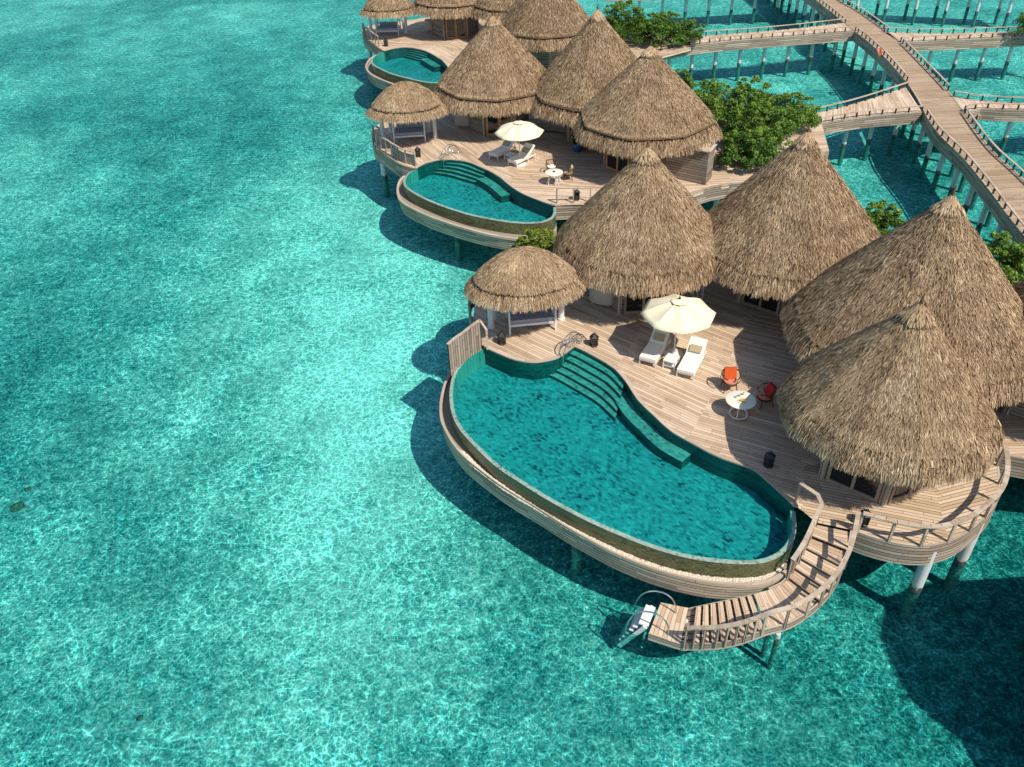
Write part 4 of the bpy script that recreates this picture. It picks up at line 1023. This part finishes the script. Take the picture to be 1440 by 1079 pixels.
def daybed(label, x, y, rz, w=2.1):
    r = thing('daybed', label, 'daybed', (x, y, ZD), 'white swing daybeds in the gazebos')
    at = lambda u_, v_, z: (x + u_*cos(rz) - v_*sin(rz), y + u_*sin(rz) + v_*cos(rz), ZD + z)
    mb = MB(); 
    for v_ in (-.62, .62): mb.beam(at(-w/2, v_, .40), at(w/2, v_, .40), .08, .12)
    for u_ in (-w/2 + .04, w/2 - .04): mb.beam(at(u_, -.58, .40), at(u_, .58, .40), .08, .12)
    mb.build('frame', M['white_paint'], r)
    mb = MB(); c_ = at(0, 0, .55); mb.box(c_, w - .1, 1.2, .2, rz); mb.build('mattress', M['grey_cushion'], r, bevel=.05)
    mb = MB(); c_ = at(0, .5, .78); mb.box(c_, w - .3, .2, .34, rz); mb.build('bolster', M['grey_cushion'], r, bevel=.07)
    for u_ in (-w/2 - .03, w/2 + .03):
        for v_, o_ in ((-.66, -.08), (.66, .08)):
            mb = MB(); mb.beam(at(u_, v_ + o_, 0), at(u_, v_*.8, 1.95), .085, .085, (1, 0, 0)); mb.build('leg', M['white_paint'], r)
    mb = MB()
    for u_ in (-w/2 - .03, w/2 + .03): mb.beam(at(u_, -.56, 1.9), at(u_, .56, 1.9), .07, .08)
    mb.build('top_bar', M['white_paint'], r)
daybed('white swing daybed with a grey mattress under the near gazebo', 1.0, 32.75, R(6))
daybed('white swing daybed under the gazebo of the middle villa', -6.55, 57.1, R(4))
daybed('white swing daybed under the gazebo at the top edge', -10.7, 85.0, R(-4))

def cabinet(label, x, y, rz):
    r = thing('bar_cabinet', label, 'cabinet', (x, y, ZD), 'oval bar cabinets on the decks')
    def ov(a, k=1.): return (x + (.66*cos(a)*cos(rz) - .38*sin(a)*sin(rz))*k, y + (.66*cos(a)*sin(rz) + .38*sin(a)*cos(rz))*k)
    n = 36; mb = MB()
    rows = [[(*ov(2*pi*k/n, kk), ZD + z) for k in range(n)] for z, kk in ((.16, .94), (.16, 1.), (1.0, 1.))]
    mb.grid(rows, closed=True); mb.face(rows[0][::-1]); mb.build('shell', M['cabinet_shell'], r, smooth=True)
    mb = MB(); rows = [[(*ov(2*pi*k/n, kk), ZD + z) for k in range(n)] for z, kk in ((1.002, 1.015), (1.04, 1.015), (1.045, .99))]
    mb.grid(rows, closed=True); mb.face(rows[-1]); mb.face(rows[0][::-1]); mb.build('top', M['cabinet_top'], r)
    for a in (.7, pi - .7, pi + .7, -.7):
        mb = MB(); p_ = ov(a, .8); mb.cyl((*p_, ZD), (*p_, ZD + .17), .025, .035, 8); mb.build('leg', M['cabinet_shell'], r, smooth=True)
cabinet('oval pale bar cabinet between the near gazebo and the hut', 4.55, 34.3, R(-28))
cabinet('oval pale bar cabinet between the middle gazebo and the hut', -2.75, 59.1, R(-15))
cabinet('oval pale bar cabinet near the far gazebo at the top edge', -6.5, 85.4, R(-10))

def lantern(label, x, y, s=1.):
    r = thing('lantern', label, 'lantern', (x, y, ZD), 'black deck lanterns')
    z = ZD
    mb = MB(); mb.lathe((x, y, z), [(.20*s, 0), (.20*s, .06*s), (.17*s, .08*s)], 6); mb.build('base', M['black_metal'], r)
    mb = MB()
    for k in range(6):
        a = pi*k/3; mb.beam((x + .17*s*cos(a), y + .17*s*sin(a), z + .08*s), (x + .19*s*cos(a), y + .19*s*sin(a), z + .46*s), .03*s, .03*s, (1, 0, 0))
    mb.build('frame', M['black_metal'], r)
    mb = MB(); mb.lathe((x, y, z + .085*s), [(.15*s, 0), (.165*s, .36*s)], 6); mb.build('pane', M['glass'], r)
    mb = MB(); mb.lathe((x, y, z + .46*s), [(.22*s, 0), (.22*s, .03*s), (.10*s, .15*s), (.04*s, .18*s)], 6); rf = mb.build('hood', M['black_metal'], r)
    mb = MB(); mb.tube([(x + .05*s*cos(t_), y, z + .68*s + .05*s*sin(t_)) for t_ in np.linspace(0, 2*pi, 12, endpoint=False)], .012*s, 6, closed=True); mb.build('ring', M['black_metal'], rf)
for lb_, x, y in (('black lantern beside the scrolled pool handrail', 3.79, 30.76), ('black lantern in the gazebo shade by the boarded screen', -.39, 31.2), ('black lantern in the hut shade beyond the dining chairs', 9.5, 22.5), ('black lantern against the start of the balcony railing', 11.95, 19.42),
                  ('black lantern behind the short railing at the right end of the middle deck', 4.31, 46.1), ('black lantern at the lower end of the middle gazebo railing', -5.75, 53.75), ('black lantern by the far gazebo', -10.55, 80.7)): lantern(lb_, x, y)

# scrolled chrome handrails at the pool steps
def handrail(label, a, b):
    a, b = Vector(a), Vector(b); d = (b - a); d.z = 0; L = d.length; d.normalize(); n_ = Vector((-d.y, d.x, 0))
    r = thing('pool_handrail', label, 'handrail', tuple(b), 'scrolled pool handrails')
    for sg in (-1, 1):
        off = n_*.13*sg
        mb = MB(); c = [a + off + d*(L*t_) + Vector((0, 0, h_)) for t_, h_ in ((-.02, -.45), (.0, .1), (.06, .42), (.2, .66), (.4, .78), (.62, .72), (.8, .5), (.92, .25), (1., 0))]
        c3 = smoothline([tuple(p) for p in c], 5); mb.tube(c3, .026, 8); t1 = mb.build('rail', M['chrome'], r, smooth=True)
        for q, rad, tt in ((.48, .20, .50), (.78, .16, .26)):
            mb = MB(); cc = a + off + d*(L*q) + Vector((0, 0, tt))
            mb.tube([cc + d*(rad*(1 - k/26)*cos(.5*k)) + Vector((0, 0, rad*(1 - k/26)*sin(.5*k))) for k in range(23)], .017, 6); mb.build('scroll', M['chrome'], t1, smooth=True)
h1 = [(2.241,29.968,2.5),(3.41,31.238,2.5)]
handrail('scrolled chrome handrail at the steps of the large near pool', h1[0], h1[1])
h2 = [(-4.081,52.885,2.5),(-2.88,54.244,2.5)]
handrail('scrolled chrome handrail at the steps of the oval middle pool', h2[0], h2[1])

# towel stand under the eaves
root = thing('towel_stand', 'white towel stand under the eaves behind the parasol', 'towel stand', (9.3, 34.6, ZD)); mb = MB()
for x in (9.0, 9.25, 9.5): mb.tube([(x, 34.45, ZD), (x, 34.45, ZD + 1.25), (x, 34.75, ZD + 1.25), (x, 34.75, ZD)], .022, 6)
mb.build('hoops', M['white_paint'], root, smooth=True)
mb = MB(); mb.beam((8.98, 34.6, ZD + .9), (9.52, 34.6, ZD + .9), .02, .02); mb.build('crossbar', M['white_paint'], root)

# -------------------------------------------------- screens and tall railings
scr = smoothline([(-2.677,29.194,2.4),(-2.376,29.651,2.4),(-2.036,30.06,2.4),(-1.691,30.533,2.4),(-1.306,31.012,2.4)], 4); sl = xy(scr)
root = thing('boarded_screen', 'curved screen of upright boards at the head of the large pool', 'screen', (sl[0][0], sl[0][1], ZD-.1))
mb = MB(); u = 0; i_ = offset(sl, .06)
for L_, rev in ((sl, 0), (i_, 1)):
    u = 0
    for a, b in zip(L_[:-1], L_[1:]):
        l = math.dist(a, b); z0, z1 = ZD - .35, ZD + 1.42
        mb.face([(*a, z0), (*b, z0), (*b, z1), (*a, z1)], [(z0, u), (z0, u+l), (z1, u+l), (z1, u)]); u += l
mb.build('boards', M['wall_wood'], root, recalc=False)
mb = MB(); mid = [lerp(a, b, .5) for a, b in zip(sl, i_)]
for a, b in zip(mid[:-1], mid[1:]): mb.beam((*a, ZD + 1.44), (*lerp(a, b, 1.02), ZD + 1.44), .12, .05)
mb.beam((*mid[-1], ZD + 1.4), (mid[-1][0] + .28, mid[-1][1] - .25, ZD + 1.05), .1, .05); mb.beam((mid[-1][0] + .28, mid[-1][1] - .25, ZD + 1.07), (mid[-1][0] + .28, mid[-1][1] - .25, ZD), .09, .09, (1, 0, 0))
mb.build('top_rail', M['rail_wood'], root)

def railing(label, line, h=.95, step=1.0, w=.15, infill=False):
    pts = [p for p in resample(xy(line), step)]
    fine = resample(xy(line), .35)
    root = thing('timber_railing', label, 'railing', (pts[0][0], pts[0][1], ZD), 'tall timber deck railings')
    mb = MB()
    for a, b in zip(fine[:-1], fine[1:]): mb.beam((*a, ZD + h), (*lerp(a, b, 1.03), ZD + h), w, .05)
    mb.build('handrail', M['rail_wood'], root)
    for p in pts:
        mb = MB(); mb.beam((*p, ZD - .02), (*p, ZD + h - .025), .085, .085, (1, 0, 0)); mb.build('post', M['fascia_wood'], root)
    if infill:
        mb = MB(); mb.ribbon(resample(xy(line), .35), ZD - .1, ZD + h - .2); mb.build('boarding', M['wall_wood'], root, recalc=False)
    return root
bl = [(11.606,19.03,2.5),(12.121,18.778,2.5),(12.888,18.454,2.5),(13.741,18.317,2.5),(14.476,18.468,2.5),(15.096,18.723,2.5),(15.933,19.265,2.5),(16.837,20.063,2.5),(17.495,21.094,2.5),(17.867,22.01,2.5)]
railing('curved timber railing round the balcony of the nearest hut', smoothline(xy(bl), 4), .95, 1.05, .17)
railing('bent timber railing beside the middle gazebo', [(-5.785,52.098,2.5),(-6.687,52.778,2.5),(-7.506,53.954,2.5)], .95, .9, .12, infill=True)
railing('short timber railing at the corner beneath the middle gazebo', [(-7.566,54.084,2.5),(-8.13,54.893,2.5),(-8.771,55.857,2.5),(-9.134,57.356,2.5)], .95, .8, .12)
railing('short timber railing at the right end of the middle deck', [(3.095,45.7,2.5),(5.091,45.621,2.5)], .95, .85, .12)
railing('timber railing beside the far gazebo', [(-11.207,80.561,2.5),(-11.988,82.21,2.5),(-12.766,83.662,2.5),(-13.292,85.762,2.5)], .95, 1.0, .12, infill=False)

# ----------------------------------------------------------------- staircase
ST = [([(10.382,19.552,2.5),(11.496,19.133,2.5)]), ([(10.11,19.144,2.35),(11.17,18.453,2.35)]), ([(9.854,18.776,2.2),(10.864,17.888,2.2)]), ([(9.611,18.446,2.05),(10.57,17.487,2.05)]), ([(9.357,18.152,1.9),(10.246,17.126,1.9)]), ([(9.092,17.894,1.75),(9.876,16.831,1.75)]), ([(8.822,17.699,1.6),(9.42,16.544,1.6)])]
LD = [(7.772,17.335,1.6),(7.859,15.904,1.6)]; LM = [(8.333,17.485,1.6),(8.646,16.111,1.6)]; PF = [(5.742,17.601,0.62),(5.21,16.179,0.62)]; PE = [(4.833,17.852,0.62),(4.223,16.609,0.62)]
root = thing('staircase', 'curved timber staircase from the deck down to the water', 'staircase', (ST[-1][0][0], ST[-1][0][1], 0))
def tread(a, b, c, d, z, th=.06):
    mb = MB(); q = [a, b, c, d]; w = math.dist(a, b)
    dp = (math.dist(a, d) + math.dist(b, c))/2; o = rnd.uniform(0, 9)
    mb.face([(p[0], p[1], z) for p in q], [(o, 0), (o+w, 0), (o+w, dp), (o, dp)]); mb.face([(p[0], p[1], z-th) for p in q][::-1])
    for p, r_ in ((0,1),(1,2),(2,3),(3,0)): mb.face([(q[p][0], q[p][1], z-th), (q[r_][0], q[r_][1], z-th), (q[r_][0], q[r_][1], z), (q[p][0], q[p][1], z)], [(0, 0), (1, 0), (1, .06), (0, .06)])
    return mb
inn = [s[0][:2] for s in ST]; out = [s[1][:2] for s in ST]; zst = [2.5, 2.35, 2.2, 2.05, 1.9, 1.75, 1.6]
for k in range(6):
    nose = .12
    a, b, c, d = inn[k], out[k], lerp(out[k], out[k+1], 1 + nose), lerp(inn[k], inn[k+1], 1 + nose)
    tread(a, b, c, d, zst[k] - .15 + .0 if k else zst[k] - .10).build('tread', M['deck_wood'], root, recalc=False)
mb = tread(inn[6], out[6], LM[1][:2], LM[0][:2], 1.58); mb.mi = 0
q = [LM[0][:2], LM[1][:2], LD[1][:2], LD[0][:2]]
mb.face([(p[0], p[1], 1.58) for p in q], [(0, 0), (1.3, 0), (1.3, 1.2), (0, 1.2)]); mb.build('landing', M['deck_wood'], root, recalc=False)
N = 9; li, lo = [], []
for k in range(N + 1):
    t_ = k/N; li.append(lerp(LD[0][:2], PF[0][:2], t_)); b_ = lerp(LD[1][:2], PF[1][:2], t_); bow = .22*sin(pi*t_)
    lo.append((b_[0], b_[1] - bow))
for k in range(N - 1):
    z = 1.58 - (k + 1)*(1.58 - .62)/N
    a, b = lerp(li[k], li[k+1], .08), lerp(lo[k], lo[k+1], .08); c, d = lerp(lo[k], lo[k+1], .86), lerp(li[k], li[k+1], .86)
    tread(a, b, c, d, z, .05).build('tread', M['deck_wood'], root, recalc=False)
tread(lerp(PF[0][:2], PE[0][:2], .0), PF[1][:2], PE[1][:2], PE[0][:2], .62, .08).build('platform', M['deck_wood'], root, recalc=False)
mb = MB()  # sheets added under the treads so the gaps read as shade
for k in range(N): mb.face([(*li[k], 1.40 - k*.96/N), (*li[k+1], 1.40 - (k+1)*.96/N), (*lo[k+1], 1.40 - (k+1)*.96/N), (*lo[k], 1.40 - k*.96/N)], [(0, 0), (.2, 0), (.2, 1), (0, 1)])
mb.build('gap_backing', M['wall_wood'], root, recalc=False); mb = MB()
for k in range(6): mb.face([(*inn[k], zst[k] - .22), (*inn[k+1], zst[k+1] - .22), (*out[k+1], zst[k+1] - .22), (*out[k], zst[k] - .22)], [(0, 0), (.2, 0), (.2, 1), (0, 1)])
mb.build('gap_backing', M['wall_wood'], root, recalc=False)
def stringer(pts3, dep=.34, w=.07):
    mb = MB(); 
    for a, b in zip(pts3[:-1], pts3[1:]):
        a, b = Vector(a), Vector(b); u_ = (b - a).length
        n_ = Vector((b.y - a.y, -(b.x - a.x), 0)).normalized()*w
        q = [a - Vector((0,0,dep)), b - Vector((0,0,dep)), b, a]
        mb.face(q, [(0, 0), (u_, 0), (u_, dep), (0, dep)]); q2 = [p + n_ for p in q]; mb.face(q2[::-1], [(0, dep), (u_, dep), (u_, 0), (0, 0)])
        mb.face([a, b, b + n_, a + n_], [(0, 0), (u_, 0), (u_, w), (0, w)]); mb.face([q[0], q[1], q2[1], q2[0]])
    return mb.build('stringer', M['fascia_wood'], root, recalc=False)
so_ = [(*out[k], zst[k] + .02) for k in range(7)] + [(*LM[1][:2], 1.62), (*lo[0], 1.62)] + [(*lo[k], 1.62 - k*(1.0)/N) for k in range(1, N+1)] + [(*PE[1][:2], .64)]
si_ = [(*inn[k], zst[k] + .02) for k in range(7)] + [(*LM[0][:2], 1.60)]
def dense(p, n=4): return [tuple(q) for q in smoothline(p, n)]
so_d, si_d = dense(so_), dense(si_)
stringer(so_d); stringer(si_d)
stringer([(*li[k], 1.5 - k*.98/N) for k in range(N+1)] + [(*PE[0][:2], .56)], .26)
def stair_rail(base, h=.92, lo_=0, hi_=None, npost=9):
    b = base[lo_:hi_]; top = [(p[0], p[1], p[2] + h) for p in b]
    mb = MB()
    for p, q in zip(top[:-1], top[1:]): mb.beam(p, lerp(p, q, 1.04), .15, .055)
    r_ = mb.build('handrail', M['rail_wood'], root)
    for k in range(npost):
        p = b[round(k*(len(b)-1)/(npost-1))]
        mb = MB(); mb.beam((p[0], p[1], p[2] - .2), (p[0], p[1], p[2] + h - .03), .075, .075, (1, 0, 0)); mb.build('post', M['fascia_wood'], r_)
stair_rail(so_d, .9, 0, len(so_d) - 5, 17)
sr = [(*[(9.976,20.601,2.5)][0][:2], 2.5)] + [(*[(10.395,19.99,2.5)][0][:2], 2.5)] + si_d[:22]
stair_rail(sr, .9, 0, None, 8)
stilts(root, [lerp(LM[0][:2], LM[1][:2], .35), lerp(LM[0][:2], LM[1][:2], .7), lerp(PF[0][:2], PF[1][:2], .3)], .5, .09)

# swim ladder: pale step block with treads going down into the lagoon and two chrome hoops
a_, b_ = Vector((*PE[0][:2], 0)), Vector((*PE[1][:2], 0))
ln = (b_ - a_).normalized(); fwd = Vector((-ln.y, ln.x, 0))
if fwd.x > 0: fwd = -fwd
o_ = a_.lerp(b_, .48) + fwd*.10
root = thing('swim_ladder', 'white swim ladder with chrome hoops at the foot of the staircase', 'ladder', (o_.x, o_.y, .5))
mb = MB(); mb.obox(o_ + fwd*.17 + Vector((0,0,.58)), ln*.42, fwd*.17, Vector((0,0,.03))); mb.build('top_step', M['white_paint'], root, bevel=.01)
for k in range(1, 6):
    mb = MB(); mb.obox(o_ + fwd*(.34 + .11*k) + Vector((0,0,.56 - .25*k)), ln*.42, fwd*.085, Vector((0,0,.022))); mb.build('tread', M['white_paint'], root)
for sg in (-1, 1):
    mb = MB(); mb.beam(o_ + ln*.45*sg + fwd*.1 + Vector((0,0,.56)), o_ + ln*.45*sg + fwd*.95 + Vector((0,0,-1.0)), .05, .16); mb.build('side_rail', M['white_paint'], root)
    c = [o_ + ln*.46*sg + fwd*f_ + Vector((0, 0, z_)) for f_, z_ in ((.75, -.1), (.72, .35), (.55, .95), (.2, 1.35), (-.2, 1.45), (-.5, 1.3), (-.66, 1.0), (-.7, .62))]
    mb = MB(); mb.tube([Vector(p) for p in smoothline([tuple(q) for q in c], 5)], .026, 8); mb.build('hoop', M['chrome'], root, smooth=True)

# ------------------------------------------------------------ light, camera
w = bpy.data.worlds.new('World'); sc.world = w; w.use_nodes = True
nt = w.node_tree; sky = nt.nodes.new('ShaderNodeTexSky'); sky.sky_type = 'NISHITA'; sky.sun_disc = False
el, rot = R(52), atan2(.685, -.728)
sky.sun_elevation = el; sky.sun_rotation = rot; sky.air_density = 1.; sky.dust_density = .6; sky.ozone_density = 1.
bg = nt.nodes['Background']; nt.links.new(sky.outputs[0], bg.inputs[0]); bg.inputs[1].default_value = .15
sd = bpy.data.lights.new('sun', 'SUN'); sd.energy = 5.0; sd.angle = R(.53); sd.color = (1., .93, .82)
so = bpy.data.objects.new('sun', sd); COL.objects.link(so)
dv = Vector((sin(rot)*cos(el), cos(rot)*cos(el), sin(el))); so.rotation_euler = dv.to_track_quat('Z', 'Y').to_euler(); so.location = (0, 0, 60)

cam = bpy.data.cameras.new('camera'); co = bpy.data.objects.new('camera', cam); COL.objects.link(co)
cam.sensor_width = 36; cam.lens = 36*1160/1440; cam.clip_end = 6000; cam.clip_start = .5
m = Matrix(((.99926362, .03836961, 0, 0), (-.02335918, .60834564, -.79332839, 0), (-.0304397, .79274419, .60879395, 24.1), (0, 0, 0, 1)))
co.matrix_world = m
sc.camera = co
sc.view_settings.view_transform = 'Standard'; sc.view_settings.look = 'None'; sc.view_settings.exposure = 0; sc.view_settings.gamma = 1
sc.render.engine = 'CYCLES'; sc.cycles.max_bounces = 8; sc.cycles.transparent_max_bounces = 12; sc.cycles.caustics_reflective = False; sc.cycles.caustics_refractive = False
sc.cycles.use_denoising = True
